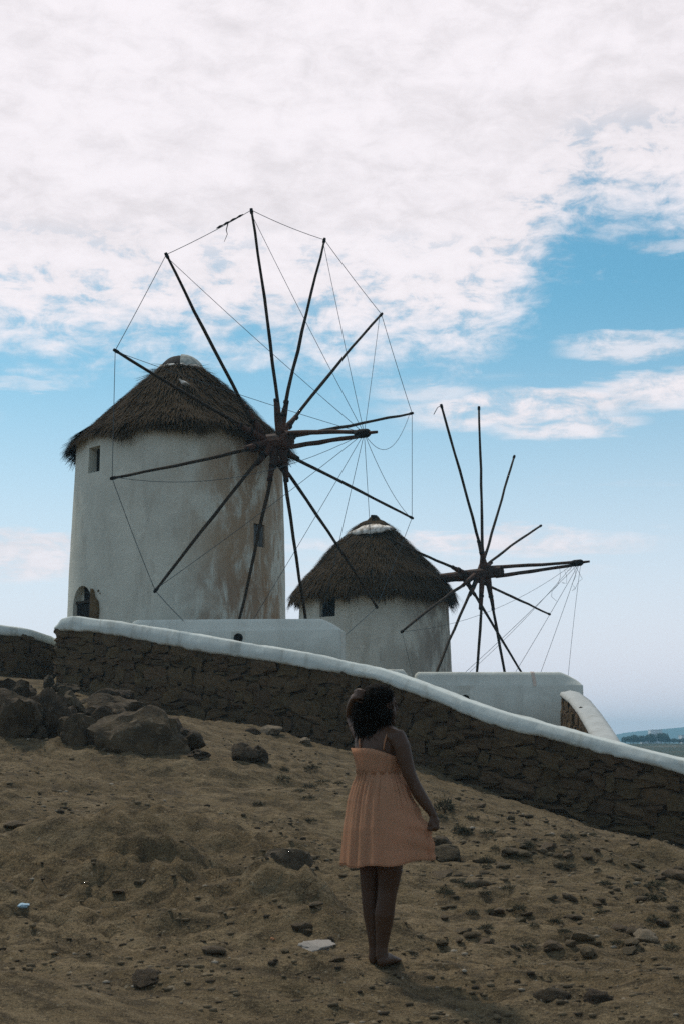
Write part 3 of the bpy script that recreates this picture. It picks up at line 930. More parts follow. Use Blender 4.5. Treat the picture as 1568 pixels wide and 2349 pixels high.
# ---- the larger mill
m1c = at(404, 1420, 41.0); MZ1 = 3.5
pxm = 41.0 / FOC
m1_xy = (m1c.x + .03, 41.0)
zz = lambda py, Y: at(400, py, Y).z
prof1 = [(250 * pxm, zz(1032, 41)), (235 * pxm, zz(1010, 41)), (190 * pxm, zz(972, 41)), (140 * pxm, zz(922, 41)), (98 * pxm, zz(884, 41)), (56 * pxm, zz(850, 41)), (8 * pxm, zz(838, 41))]
phA, phB, phD = R(-46), R(53), R(-51)
zA0, zA1 = zz(1085, 39) - MZ1, zz(1026, 39) - MZ1
zB0, zB1 = zz(1255, 39.2) - MZ1, zz(1203, 39.2) - MZ1
zD1 = zz(1343, 39) - MZ1
cuts1 = [cut_box(phA, 2.66, 3.6, .56, zA0, zA1), cut_box(phB, 2.95, 3.7, .46, zB0, zB1), cut_box(phD, 2.86, 3.8, 1.0, .05, zD1, True)]


def ropes1(axle, T, B, ax, C):
    sags = [.05, .03, .05, .02, .02, .06, .1, .12, .05, .03, .02, .04]
    for k in range(12):
        a_, b_ = T[k], T[(k + 1) % 12]
        if a_ is None or b_ is None: continue
        rope_obj(axle, a_, b_, sags[k])
    for k in range(12):
        if T[k] is None: continue
        rope_obj(axle, T[k] + (C - T[k]).normalized() * .12, B - ax * .15, {3: .75, 9: .55, 4: .25}.get(k, .06), .0075, 14)
    # frayed knots on the upper left rope
    a_, b_ = T[11], T[0]
    for q in (.62, .70, .78, .86):
        p = a_ + (b_ - a_) * q
        MB().tube([p - (b_ - a_).normalized() * .12, p, p + (b_ - a_).normalized() * .12], [.012, .032, .012], 6).build('rope_knot', M_dark, axle, True)
    p = a_ + (b_ - a_) * .72
    MB().tube([p, p + Vector((-.05, 0, -.22)), p + Vector((-.02, 0, -.34)), p + Vector((-.10, 0, -.55))], [.016, .014, .010, .006], 5).build('rope_end', M_dark, axle, True)


mill1, tower1, roof1, axle1, O1 = make_mill(
    'larger near windmill with thatched roof and rust stained white tower', m1_xy, MZ1, 3.17, 3.00, prof1[0][1] + .05, prof1,
    at(623.4, 1014.7, 38.5), .873, -.066,
    [(577, 482), (744, 550), (874, 721), (944, 948), (944, 1188), (863, 1392), (717, 1514), (529, 1513), (357, 1355), (258, 1097), (265, 804), (382, 584)],
    dict(off=[.35, .22, .10, -.02, -.14, -.26], len=1.15), .66, .235, 3.44, M_tower1, cuts1, ropes1, 5)
rw1 = 3.05
c_, h_, Mx = plate(phA, 2.70, .56, zA0, zA1); win = MB().box(c_, (h_[0] - .005, .02, h_[2] - .005), Mx).build('window', M_dark, tower1)
MB().box(c_ + Vector((math.sin(phA), -math.cos(phA), 0)) * .05, (.02, .03, h_[2] - .01), Mx).build('frame', M_shutter, win)
c_, h_, Mx = plate(phB, 2.985, .46, zB0, zB1); win = MB().box(c_, (h_[0] - .004, .02, h_[2] - .004), Mx).build('window', M_shutter, tower1)
for q in (-1, 0, 1):
    MB().box(c_ + Mx @ Vector((q * .145, -.03, 0)), (.06, .012, h_[2] - .03), Mx).build('plank', M_shutter, win)
c_, h_, Mx = plate(phD, 2.92, 1.0, .05, zD1 - .42); door = MB().box(c_, (h_[0] - .004, .025, h_[2]), Mx).build('door', M_dark, tower1)
for q in range(5):
    MB().box(c_ + Mx @ Vector((-.39 + q * .195, -.035, 0)), (.085, .014, h_[2] - .02), Mx).build('plank', M_dark, door)
MB().box(c_ + Mx @ Vector((0, -.06, h_[2] - .02)), (.49, .035, .035), Mx).build('transom', M_wood, door)
c2, h2, Mx = plate(phD, 2.90, .8, zD1 - .40, zD1 - .02); MB().box(c2 + Mx @ Vector((.14, 0, 0)), (.33, .02, h2[2]), Mx).build('fanlight', M_dark, tower1)
# bare patch of masonry right of the door
er = Vector((math.sin(phD + .21), -math.cos(phD + .21), 0)); et = Vector((math.cos(phD + .21), math.sin(phD + .21), 0))
pp = [(-.10, -.1), (.10, -.05), (.17, .25), (.20, .55), (.15, .78), (.02, .92), (-.06, 1.12), (-.10, 1.15)]
rb = 3.20
MB().rings([[er * (rb + o_) + et * a_ + UPV * (b_ + .95) for a_, b_ in pp] for o_ in (-.12, .012)]).build('bare_masonry', M_stone, tower1)
for (a_, zq, s_) in ((.33, 1360, .05), (.36, 1366, .035), (.62, 1140, .05), (.0, 1325, .04)):
    ph = phD + a_ * .75; zc = zz(zq, 39) - MZ1; rr_ = 3.2 - (.30 * zc / 6.0)
    e_ = Vector((math.sin(ph), -math.cos(ph), 0))
    MB().tube([e_ * (rr_ - .06) + UPV * zc, e_ * (rr_ + .012) + UPV * zc], [s_, s_ * .8], 7).build('chip', M_stone, tower1)
# cap of the roof: dark timber half, pale sheet half, torn cloth round its foot
zc0 = prof1[5][1] - MZ1 - .02
capw = 55 * pxm


def cap_ring(k0, k1, t0, t1, off, seed):
    rg = []
    for i in range(9):
        q = i / 8; a_ = q * math.pi / 2
        r_ = (capw + off) * (math.cos(a_) ** .75) * (1 - .04 * i % 2); z = zc0 + (.46 + off) * math.sin(a_) ** 1.1
        row = []
        for j in range(25):
            t = t0 + (t1 - t0) * j / 24
            n_ = .025 * float(fbm(np.array(math.cos(t) * 3 + seed), np.array(math.sin(t) * 3 + z), 3, 93))
            row.append(Vector((math.sin(t) * (r_ + n_), -math.cos(t) * (r_ + n_), z + n_)))
        rg.append(row)
    return rg


capm = MB(); capm.rings(cap_ring(0, 0, 0, 2 * math.pi * 24 / 24, 0, 1), True, True, False)
cap = capm.build('roof_cap', M_dark, roof1, True)
MB().rings(cap_ring(0, 0, R(2), R(120), .022, 2), False, False, False).build('metal_sheet', M_sheet, cap, True)
rg = []
for j in range(61):
    t = R(-75) + R(165) * j / 60
    n_ = .05 * float(fbm(np.array(t * 5.0), np.array(.4), 3, 95)); n2 = .10 * float(fbm(np.array(t * 7.0), np.array(2.4), 3, 96))
    e_ = Vector((math.sin(t), -math.cos(t), 0)); r_ = capw + .03
    rg.append([e_ * (r_ + n_ * .4) + UPV * (zc0 + .05 + n_), e_ * (r_ + .05 + n_) + UPV * (zc0 + .0 - abs(n2)), e_ * (r_ + .02 + n_) + UPV * (zc0 - .03 - abs(n2)), e_ * (r_ - .05) + UPV * (zc0 + .04)])
MB().rings(rg, True, True, True).build('torn_cloth', M_cloth, roof1, True)


# the white pigeon sitting on the thatch
def make_bird():
    ph = R(8); zb_ = zz(890, 39.6) - MZ1
    r_ = np.interp(zb_, [(p[1] - MZ1) for p in prof1], [p[0] for p in prof1])
    loc = O1 + Vector((math.sin(ph) * (r_ + .10), -math.cos(ph) * (r_ + .10), zb_ - .02))
    m_ = MB()
    pts = [(-.10, 0, .135), (-.085, 0, .12), (-.06, 0, .10), (-.02, 0, .075), (.04, 0, .055), (.09, 0, .04), (.125, 0, .03), (.20, 0, .005)]
    rad = [.020, .028, .030, .058, .066, .055, .036, .018]
    m_.tube(pts, rad, 12, .85, True)
    m_.tube([(-.115, 0, .138), (-.14, 0, .130)], [.010, .003], 6)
    m_.tube([(.02, -.055, .075), (.10, -.06, .055), (.18, -.035, .025)], [.030, .032, .008], 8, .4)
    m_.tube([(.02, .055, .075), (.10, .06, .055), (.18, .035, .025)], [.030, .032, .008], 8, .4)
    me = remeshed(m_, 'bird', .008, 2)
    o = link('bird', me, M_cloth); o.location = loc; o.rotation_euler = (0, R(8), R(12)); o.scale = (1.15,) * 3
    tag(o, 'small white bird sitting on the thatch of the larger windmill', 'bird')
    return o


make_bird()

# ---- the smaller, farther mill
Y2 = 55.0; p2 = Y2 / FOC
m2c = at(857, 1500, Y2); MZ2 = 1.0
zz2 = lambda py: at(857, py, Y2).z
prof2 = [(189 * p2, zz2(1376)), (184 * p2, zz2(1360)), (160 * p2, zz2(1326)), (122 * p2, zz2(1287)), (84 * p2, zz2(1250)), (58 * p2, zz2(1226)), (44 * p2, zz2(1211)), (26 * p2, zz2(1198)), (11 * p2, zz2(1193)), (10 * p2, zz2(1186)), (1 * p2, zz2(1185))]
ph2 = R(-38); zW0, zW1 = at(742, 1415, 52.8).z - MZ2, at(742, 1350, 52.8).z - MZ2
cuts2 = [cut_box(ph2, 2.62, 3.8, .74, zW0, zW1)]


def ropes2(axle, T, B, ax, C):
    rnd = random.Random(4)
    for k in (6, 7, 8):
        if T[k] is not None: rope_obj(axle, T[k], B - ax * .1, .1, .008, 12)
    for k in (9, 8):
        rope_obj(axle, T[k], B - ax * .3, .5 if k == 9 else .3, .0065, 14)
    rope_obj(axle, T[8], T[9], .05, .007)
    rope_obj(axle, B - ax * .05, Vector((B.x + .02, B.y, B.z - 4.6)) + ax * (-.75), -.2, .007, 12)
    # loose tangle and broken ends
    for q in range(4):
        a_ = B - ax * rnd.uniform(.05, 1.1); pts = [a_]
        for i in range(6):
            pts.append(pts[-1] + Vector((rnd.uniform(-.22, .16), rnd.uniform(-.1, .1), rnd.uniform(-.32, .05))))
        MB().tube(pts, .006, 5).build('rope_end', M_rope, axle, True)
    d = (T[0] - C).normalized()
    MB().tube([T[0], T[0] + Vector((-.14, 0, -.08)), T[0] + Vector((-.28, 0, -.34))], .014, 5).build('rope_end', M_rope, axle, True)


mill2, tower2, roof2, axle2, O2 = make_mill(
    'smaller far windmill with white sheet on its thatch and one sail pole missing', (m2c.x, Y2), MZ2, 3.18, 2.86, prof2[0][1] + .08, prof2,
    at(1090.7, 1317.5, 53.0), 1.022, .039,
    [(1011, 930), (1097, 935), (1178, 1047), (1239, 1206), (1259, 1409), (1232, 1604), (1183, 1690), (1075, 1712), (967, 1630), (921, 1449), (893, 1236), None],
    dict(off=[.45, .28, .12, .02, -.30, -.55], len=1.35), 1.07, .21, 4.24, M_tower2, cuts2, ropes2, 9, (.058, .042))
c_, h_, Mx = plate(ph2, 2.66, .74, zW0, zW1); MB().box(c_, (h_[0] - .005, .02, h_[2] - .005), Mx).build('window', M_dark, tower2)
# torn white sheet lying over the top of the thatch
rg = []
for j in range(41):
    t = R(-62) + R(122) * j / 40; q = j / 40
    w_ = .14 + .30 * math.sin(math.pi * min(1, q * 1.15)) + .10 * float(fbm(np.array(q * 8), np.array(.5), 3, 97))
    zc = zz2(1222) - MZ2 + .22 * q - .10
    rr_ = lambda z: np.interp(z, [(p[1] - MZ2) for p in prof2], [p[0] for p in prof2])
    e_ = Vector((math.sin(t), -math.cos(t), 0)); n_ = .05 * float(fbm(np.array(q * 13), np.array(1.5), 3, 98))
    za, zb_, zc_ = zc + w_ * .5, zc, zc - w_ * .45
    rg.append([e_ * (rr_(za) + .05) + UPV * za, e_ * (rr_(zb_) + .13 + n_) + UPV * (zb_ + .02), e_ * (rr_(zc_) + .11 - n_) + UPV * (zc_ + n_), e_ * (rr_(zc_) + .05) + UPV * zc_, e_ * (rr_(zb_) + .02) + UPV * zb_])
MB().rings(rg).build('torn_sheet', M_cloth, roof2, True)
MB().tube([Vector((0, 0, prof2[-2][1] - MZ2 - .25)), Vector((.02, 0, prof2[-1][1] - MZ2 + .05))], [.15, .13], 8).build('finial', M_dark, roof2)


# ------------------------------------------------------------------ boulders and loose rocks
def rock_mesh(seed, sub=3, rough=.35, flat=.8):
    bm = bmesh.new(); bmesh.ops.create_icosphere(bm, subdivisions=sub, radius=1)
    off = Vector((seed * 3.17, seed * 1.31, seed * .77))
    for v in bm.verts:
        n = v.co.normalized()
        # facets: clip with a few random planes, then roughen
        k = 1.0 + rough * mnoise.fractal(n * 1.1 + off, 1.0, 2.0, 3) + rough * .35 * mnoise.fractal(n * 3.3 + off, 1.0, 2.0, 3)
        v.co = n * k
    rnd = random.Random(seed)
    for q in range(7):
        pn = Vector((rnd.gauss(0, 1), rnd.gauss(0, 1), rnd.gauss(0, 1))).normalized(); pd = rnd.uniform(.62, .85)
        for v in bm.verts:
            d = v.co.dot(pn) - pd
            if d > 0: v.co -= pn * d * .85
    me = bpy.data.meshes.new('rock'); bm.to_mesh(me); bm.free(); me.materials.append(M_rock)
    me.polygons.foreach_set('use_smooth', [True] * len(me.polygons))
    try: me.set_sharp_from_angle(angle=R(32))
    except Exception: pass
    return me


def boulder(name, label, px0, px1, py0, py1, seed, Y=None, cat='rock', mat=None, depth=1.0, group=None, sub=4, sink=.25, rough=.35):
    """rock that spans the given sight lines, standing on the slope"""
    if Y is None:
        c = hit_ground((px0 + px1) / 2, py1 - (py1 - py0) * .12); Y = c.y
    else:
        c = at((px0 + px1) / 2, py1, Y)
    wd = (px1 - px0) / FOC * Y; ht = (py1 - py0) / FOC * Y
    o = link(name, rock_mesh(seed, sub, rough)); 
    if mat: o.data.materials[0] = mat
    hh = ht * (1 + sink) / 2
    o.scale = (wd / 2 / .86, wd / 2 * depth / .86, hh / .84)
    o.location = (c.x, Y + wd * depth * .35, at((px0 + px1) / 2, py1, Y).z - ht * sink + hh)
    o.rotation_euler = (0, 0, random.Random(seed).uniform(-.3, .3))
    tag(o, label, cat, group)
    return o


GB = 'boulders of the bank on the left'
boulder('boulder', 'large craggy dark boulder at the left edge of the picture', -40, 92, 1598, 1722, 1, 20.9, 'boulder', group=GB, depth=.9, rough=.5)
boulder('boulder', 'broken dark boulder between the left edge and the rounded one', 55, 168, 1606, 1722, 2, 21.3, 'boulder', group=GB, depth=.9, rough=.5)
boulder('boulder', 'rounded boulder with a pale top in the middle of the left bank', 133, 214, 1645, 1724, 3, 20.7, 'boulder', group=GB)
boulder('boulder', 'widest dark boulder of the bank, nearest the foreground', 214, 404, 1644, 1748, 4, 20.2, 'boulder', group=GB, depth=.7)
boulder('boulder', 'sloping boulder behind the right end of the widest one', 340, 424, 1642, 1706, 5, 21.4, 'boulder', group=GB)
boulder('boulder', 'low pointed boulder at the right end of the bank', 392, 464, 1677, 1712, 6, 21.2, 'boulder', group=GB)
boulder('boulder', 'jagged boulder on the crest of the bank at the left edge', -40, 70, 1566, 1650, 41, 23.0, 'boulder', group=GB, depth=.9, rough=.5)
boulder('boulder', 'dark boulder on the crest between the two craggy ones and the slabs', 84, 190, 1590, 1680, 42, 22.4, 'boulder', group=GB, depth=.9, rough=.5)
boulder('boulder', 'low broken boulder above the widest one', 188, 300, 1622, 1690, 43, 22.0, 'boulder', group=GB, depth=.8, rough=.45)
boulder('rock', 'upright pale rock against the left end of the long wall', 99, 124, 1550, 1574, 7, 34.2)
boulder('rock', 'flat pale slab at the foot of the long wall near its left end', 118, 182, 1566, 1588, 8, 33.6)
boulder('rock', 'flat slab lying above the rounded boulder', 212, 262, 1580, 1602, 9, 30.5)
boulder('rock', 'second flat slab beside the wall foot, right of the pale one', 258, 310, 1584, 1606, 10, 31)
boulder('rock', 'long ledge of rock along the crest of the left bank', 150, 320, 1598, 1650, 11, 23.2, depth=.6)
boulder('rock', 'rounded dark mound of rock in the middle of the slope', 528, 586, 1707, 1750, 12)
boulder('rock', 'lower rock leaning on the right of the dark mound', 572, 616, 1716, 1752, 13)
boulder('rock', 'small dark rock left of the dark mound', 432, 480, 1720, 1742, 14)
boulder('rock', 'small brown rock just below the wall beside the grey slab', 562, 598, 1671, 1686, 15)
boulder('rock', 'grey flat slab lying just below the wall', 598, 643, 1666, 1686, 16, mat=M_pebble)
boulder('rock', 'small pale rock in the shade at the wall foot', 687, 712, 1693, 1707, 17, mat=M_pebble)
boulder('rock_ledge', 'low dark rock ledge in the slope just left of the dress hem', 622, 708, 1950, 1988, 18, depth=.7, sink=.5, mat=M_ledge)
boulder('rock', 'dark rock just right of the dress hem', 990, 1032, 1917, 1946, 22)
boulder('rock', 'long dark rock below the one beside the hem', 992, 1060, 1950, 1978, 23)
boulder('rock', 'flat dark stone alone on the foreground left of centre', 296, 364, 2236, 2262, 24, sink=.5)
boulder('rock', 'dark stone at the bottom edge on the right', 1345, 1402, 2280, 2304, 25, sink=.5)
boulder('rock', 'dark stone above the one at the bottom right edge', 1235, 1300, 2270, 2296, 26, sink=.5)
o = boulder('flat_stone', 'pale flat stone lying on the earth left of the feet', 694, 760, 2164, 2180, 27, mat=M_pale, sink=.3)
boulder('rock', 'small grey stone against the pale flat stone', 748, 768, 2154, 2176, 28)
o = boulder('rock', 'pale whitish stone near the right edge of the slope', 1458, 1508, 2138, 2162, 29, mat=M_pebble)
o = boulder('scrap', 'small pale blue scrap on the earth at far left', 38, 62, 2071, 2083, 30, cat='litter', mat=M_blue)
boulder('scrap', 'tiny orange scrap on the earth left of the pale flat stone', 614, 634, 2147, 2157, 31, cat='litter', mat=M_orange)

M_loose = mat_noise('loose_rock', (.130, .096, .056), (.070, .052, .031), 9, 6, .95, .6, 30, (.17, .13, .08), bdist=.02, per_obj=.25)
ROCKS = [rock_mesh(200 + i, 2, .4) for i in range(8)]
for m_ in ROCKS: m_.materials[0] = M_loose
rr = random.Random(12)
n_l = 0
while n_l < 84:
    right = rr.random() < .88
    px = rr.uniform(1000, 1560) if right else rr.uniform(10, 800)
    py = rr.uniform(1830, 2200) if right else rr.uniform(1770, 2330)
    if right and py < 1740 + (px - 940) * .36: continue
    if not right and py < 1770: continue
    if 775 < px < 1010 and 1560 < py < 2230: continue
    c = hit_ground(px, py)
    if c.y > 24: continue
    s_ = rr.uniform(.025, .062) * (1.25 if c.y > 12 else .8)
    o = bpy.data.objects.new('loose_rock', rr.choice(ROCKS)); COL.objects.link(o)
    o.location = c + Vector((0, 0, s_ * .15)); o.scale = (s_ * rr.uniform(1, 1.9), s_ * rr.uniform(.8, 1.2), s_ * rr.uniform(.45, .85)); o.rotation_euler = (rr.uniform(-.2, .2), rr.uniform(-.2, .2), rr.uniform(-.8, .3))
    if right:
        zone = 'near the right edge of the picture' if px > 1400 else 'just right of the bare legs' if px < 1090 and py > 1990 else 'below the sloping wall, right of the hand' if py < 1960 else 'midway down the slope right of the person' if py < 2080 else 'in the right foreground'
        tag(o, 'small dark rock lying loose ' + zone, 'rock', 'loose rocks on the right slope, ' + zone)
    else:
        zone = 'below the left bank of boulders' if py < 1960 else 'near the left edge in the foreground' if px < 300 else 'in the foreground left of the legs' if px > 560 else 'in the middle of the left foreground'
        tag(o, 'small dark rock lying loose ' + zone, 'rock', 'loose rocks on the left slope, ' + zone)
    n_l += 1

# gravel nobody could count
ico = bmesh.new(); bmesh.ops.create_icosphere(ico, subdivisions=1, radius=1)
iv = np.array([v.co[:] for v in ico.verts]); ifc = np.array([[v.index for v in f.verts] for f in ico.faces]); ico.free()
NP = 26000
pyy = 6 + 20 * RNG.random(NP) ** 1.5; pxx = (RNG.random(NP) - .5) * 2 * (1.2 + pyy * .26)
keep = (fbm(pxx * .5, pyy * .5, 2, 15) + .3 * np.sign(pxx) * .6) > -.22
pxx, pyy = pxx[keep], pyy[keep]; NP = len(pxx)
sz = .003 + .017 * RNG.random(NP) ** 5; sz *= np.where(pyy > 12, 1.5, 1)
pz = ground_z(pxx, pyy)
jit = 1 + .35 * (RNG.random((NP, len(iv))) - .5)
V = iv[None] * jit[..., None] * np.stack([sz * (1 + RNG.random(NP)), sz, sz * .65], -1)[:, None, :]
V = V + np.stack([pxx, pyy, pz + sz * .2], -1)[:, None, :]
Fc = (ifc[None] + (np.arange(NP) * len(iv))[:, None, None]).reshape(-1, 3)
me = bpy.data.meshes.new('gravel')
me.vertices.add(NP * len(iv)); me.vertices.foreach_set('co', V.reshape(-1).astype(np.float32))
me.loops.add(Fc.size); me.loops.foreach_set('vertex_index', Fc.reshape(-1).astype(np.int32))
me.polygons.add(len(Fc)); me.polygons.foreach_set('loop_start', np.arange(0, Fc.size, 3, dtype=np.int32)); me.update(calc_edges=True)
gr = link('gravel', me, M_gravel); tag(gr, 'fine gravel strewn over the bare earth', 'gravel', kind='stuff')


# ------------------------------------------------------------------ scrub
def shrub_mesh(seed, n=420):
    rng = np.random.default_rng(seed)
    d = rng.normal(size=(n, 3)); d[:, 2] = np.abs(d[:, 2]) * .8; d /= np.linalg.norm(d, axis=1)[:, None]
    r_ = .35 + .65 * rng.random(n) ** .6
    lump = 1 + .5 * np.array([mnoise.noise(Vector(q) * 2.3 + Vector((seed, 0, 0))) for q in d])
    p = d * (r_ * lump)[:, None] * np.array([1, 1, .7])
    s1 = np.cross(d, rng.normal(size=(n, 3))); s1 /= np.linalg.norm(s1, axis=1)[:, None]
    ln = .16 + .16 * rng.random(n); wd = .025 + .03 * rng.random(n)
    tip = p + (d + .5 * rng.normal(size=(n, 3)))* ln[:, None] * .7
    Q = np.stack([p - s1 * wd[:, None], p + s1 * wd[:, None], tip + s1 * wd[:, None] * .3, tip - s1 * wd[:, None] * .3], 1)
    return quads_mesh('shrub', Q)


SH = [shrub_mesh(40 + i) for i in range(4)]
for m_ in SH: m_.materials.append(M_shrub)
stem_me = MB()
for q in range(7):
    a_ = q * .9; stem_me.tube([(0, 0, -.15), (math.cos(a_) * .3, math.sin(a_) * .3, .25), (math.cos(a_) * .7, math.sin(a_) * .7, .5)], [.03, .02, .008], 5)
stem_me = stem_me.mesh('stems'); stem_me.materials.append(M_trunk)


def shrub(label, px, py, wpx, hpx, seed, group=None, name='scrub_bush'):
    c = hit_ground(px, py); w_ = wpx / FOC * c.y / 2 / 1.05; h = hpx / FOC * c.y
    e_ = empty(name, c); e_.scale = (w_, w_ * .8, h / .85); e_.rotation_euler = (0, 0, seed * 1.7); tag(e_, label, 'shrub', group)
    o = bpy.data.objects.new('foliage', SH[seed % 4]); COL.objects.link(o); o.parent = e_
    s2 = bpy.data.objects.new('stems', stem_me); COL.objects.link(s2); s2.parent = e_


shrub('dark scrubby bush on the slope right of the held dress', 1018, 1862, 62, 34, 1)
rs_ = random.Random(31)
n_l = 0
while n_l < 42:
    px = rs_.uniform(1000, 1560); py = rs_.uniform(1840, 2190)
    if py < 1760 + (px - 940) * .37: continue
    sc_ = rs_.uniform(.7, 1.5)
    zone = 'near the right edge of the picture' if px > 1400 else 'close to the skirt and legs' if px < 1110 else 'below the sloping wall' if py < 1970 else 'midway down the slope right of the person'
    shrub('low dark tuft of dry scrub ' + zone, px, py, 32 * sc_, 10 * sc_, rs_.randrange(40), 'scrub tufts on the right slope, ' + zone, 'scrub_tuft')
    n_l += 1
for i in range(10):
    px = rs_.uniform(560, 780); py = rs_.uniform(1760, 1900)
    shrub('low dark tuft of dry scrub on the slope left of the person', px, py, rs_.uniform(22, 44), rs_.uniform(6, 11), rs_.randrange(40), 'scrub tufts on the left slope', 'scrub_tuft')

# ------------------------------------------------------------------ far land on the right: trees, low houses
def crown_mesh(seed, n=700):
    rng = np.random.default_rng(seed); d = rng.normal(size=(n, 3)); d /= np.linalg.norm(d, axis=1)[:, None]
    lump = 1 + .55 * np.array([mnoise.noise(Vector(q) * 1.8 + Vector((seed * 1.3, 0, 0))) for q in d])
    p = d * ((.5 + .5 * rng.random(n) ** .5) * lump)[:, None]
    s1 = np.cross(d, rng.normal(size=(n, 3))); s1 /= np.linalg.norm(s1, axis=1)[:, None]; s2 = np.cross(d, s1)
    w_ = (.07 + .08 * rng.random(n))[:, None]
    return quads_mesh('crown', np.stack([p - s1 * w_, p - s2 * w_, p + s1 * w_, p + s2 * w_], 1))


CR = [crown_mesh(60 + i) for i in range(3)]
for m_ in CR: m_.materials.append(M_tree)
far = [(1408, 545, 2.6, 'at the foot of the stair wall coping'), (1420, 548, 3.0, None), (1427, 550, 3.4, None), (1436, 550, 2.6, None), (1446, 552, 3.2, None), (1463, 550, 3.8, 'just left of the pale far house'), (1470, 552, 2.6, None), (1489, 550, 4.2, 'right of the tall white far house'), (1497, 552, 3.0, None), (1506, 552, 1.8, None), (1516, 550, 2.0, None), (1527, 552, 1.7, None), (1536, 550, 2.0, None), (1556, 552, 2.6, None), (1566, 550, 2.2, 'at the right edge of the picture')]
for i, (px, Y, hgt, lab) in enumerate(far):
    x = (px - 784) / FOC * Y / .975; z = gz(x, Y)
    e_ = empty('far_tree', (x, Y, z)); tag(e_, ('small dark tree on the far ridge ' + lab) if lab else 'small dark tree in the row on the far ridge at right', 'tree', 'trees on the far ridge')
    MB().tube([(0, 0, -.2), (0, 0, hgt * .5)], [.12, .08], 6).build('trunk', M_trunk, e_)
    o = bpy.data.objects.new('crown', CR[i % 3]); COL.objects.link(o); o.parent = e_; o.location = (0, 0, hgt * .55); o.scale = (hgt * .62, hgt * .62, hgt * .45)
M_house = mat_plaster('far_limewash', (.72, .74, .75), (.6, .6, .6))
for (px, Y, wd, hg, lab) in ((1455, 562, 4.0, 2.6, 'small pale house between trees on the far ridge'), (1475, 566, 4.6, 5.2, 'tall white house among trees on the far ridge'), (1546, 560, 5.6, 3.0, 'white low house at the end of the far row of trees')):
    x = (px - 784) / FOC * Y / .975; z = gz(x, Y)
    e_ = empty('far_house', (x, Y, z)); tag(e_, lab, 'house')
    MB().box((0, 0, hg / 2 - .3), (wd / 2, wd / 2, hg / 2 + .3)).build('wall', M_house, e_)
    MB().box((0, 0, hg + .07), (wd / 2 + .08, wd / 2 + .08, .07)).build('roof', M_house, e_)
    for s_ in (-.25, .25):
        MB().box((s_ * wd, -wd / 2 - .01, hg * .6), (.28, .03, .4)).build('window', M_dark, e_)

# ------------------------------------------------------------------ the person
PY = 8.2
def pw(px, py, d=0.0): return at(px, py, PY + d)
foot_c = pw(866, 2212)
gfoot = gz(foot_c.x, foot_c.y)
DZ = Vector((0, 0, gfoot - pw(866, 2216).z + .004))
def pb(px, py, d=0.0): return pw(px, py, d) + DZ

TH = R(35)                                # body turned to the right of straight away
SR = Vector((math.cos(TH), -math.sin(TH), 0))      # towards her right shoulder
FW = Vector((math.sin(TH), math.cos(TH), 0))       # the way her body faces


def ell_ring(c, ru, rv, n=28, u=SR, v=FW, p=2.3):
    out = []
    for k in range(n):
        a_ = 2 * math.pi * k / n; ca, sa = math.cos(a_), math.sin(a_)
        out.append(c + u * (ru * math.copysign(abs(ca) ** (2 / p), ca)) + v * (rv * math.copysign(abs(sa) ** (2 / p), sa)))
    return out


body = MB()
tor = [(872, 1930, .150, .110), (872, 1900, .172, .125), (871, 1868, .172, .122), (870, 1830, .150, .108), (870, 1795, .128, .095), (870, 1772, .126, .096), (870, 1745, .140, .106), (870, 1718, .152, .105), (871, 1700, .160, .092), (871, 1686, .150, .076), (872, 1674, .105, .062), (872, 1664, .062, .056), (873, 1652, .050, .052), (874, 1640, .048, .050), (875, 1630, .040, .044)]
body.rings([ell_ring(pb(x, y, .0), a_, b_) for x, y, a_, b_ in tor])
# legs
for (pts, rad) in (
        ([(852, 1905, .05), (852, 1960, .05), (852, 2000, .05), (850, 2045, .048), (851, 2068, .045), (855, 2100, .05), (858, 2140, .045), (859, 2172, .04), (859, 2196, .04)], [.088, .080, .070, .056, .053, .056, .044, .034, .036]),
        ([(890, 1905, -.05), (893, 1960, -.05), (893, 2000, -.05), (888, 2045, -.048), (885, 2068, -.05), (881, 2100, -.045), (878, 2140, -.04), (875, 2172, -.04), (875, 2196, -.04)], [.088, .080, .070, .056, .053, .056, .043, .033, .036])):
    body.tube([pb(*q) for q in pts], rad, 18, 1.0, True)
# feet
for (hx_, d_, ang) in ((857, .045, R(4)), (878, -.045, R(24))):
    h0 = pb(hx_, 2203, d_); fd = Vector((math.sin(ang), math.cos(ang), 0)); gz0 = gfoot
    P0 = Vector((h0.x, h0.y, gz0 + .038)) - fd * .025
    sd_ = Vector((fd.y, -fd.x, 0))
    rings_ = []
    for (t, wv, hv, zc) in ((-.012, .012, .012, .030), (0, .028, .032, .036), (.04, .032, .036, .040), (.09, .036, .034, .038), (.14, .042, .025, .028), (.19, .043, .017, .020), (.215, .036, .012, .016), (.23, .018, .007, .012)):
        c = Vector((P0.x, P0.y, gz0 + zc)) + fd * t
        rings_.append([c + sd_ * wv * math.cos(2 * math.pi * k / 14) + UPV * hv * math.sin(2 * math.pi * k / 14) for k in range(14)])
    body.rings(rings_)
# right arm, reaching down to the hem
ra_pts = [(896, 1690, -.07), (911, 1694, -.12), (921, 1716, -.14), (929, 1746, -.15), (938, 1778, -.155), (948, 1800, -.155), (962, 1826, -.16), (977, 1848, -.165), (988, 1864, -.17), (993, 1874, -.17)]
body.tube([pb(*q) for q in ra_pts], [.046, .052, .049, .043, .038, .036, .036, .031, .024, .023], 16, 1.0, True)
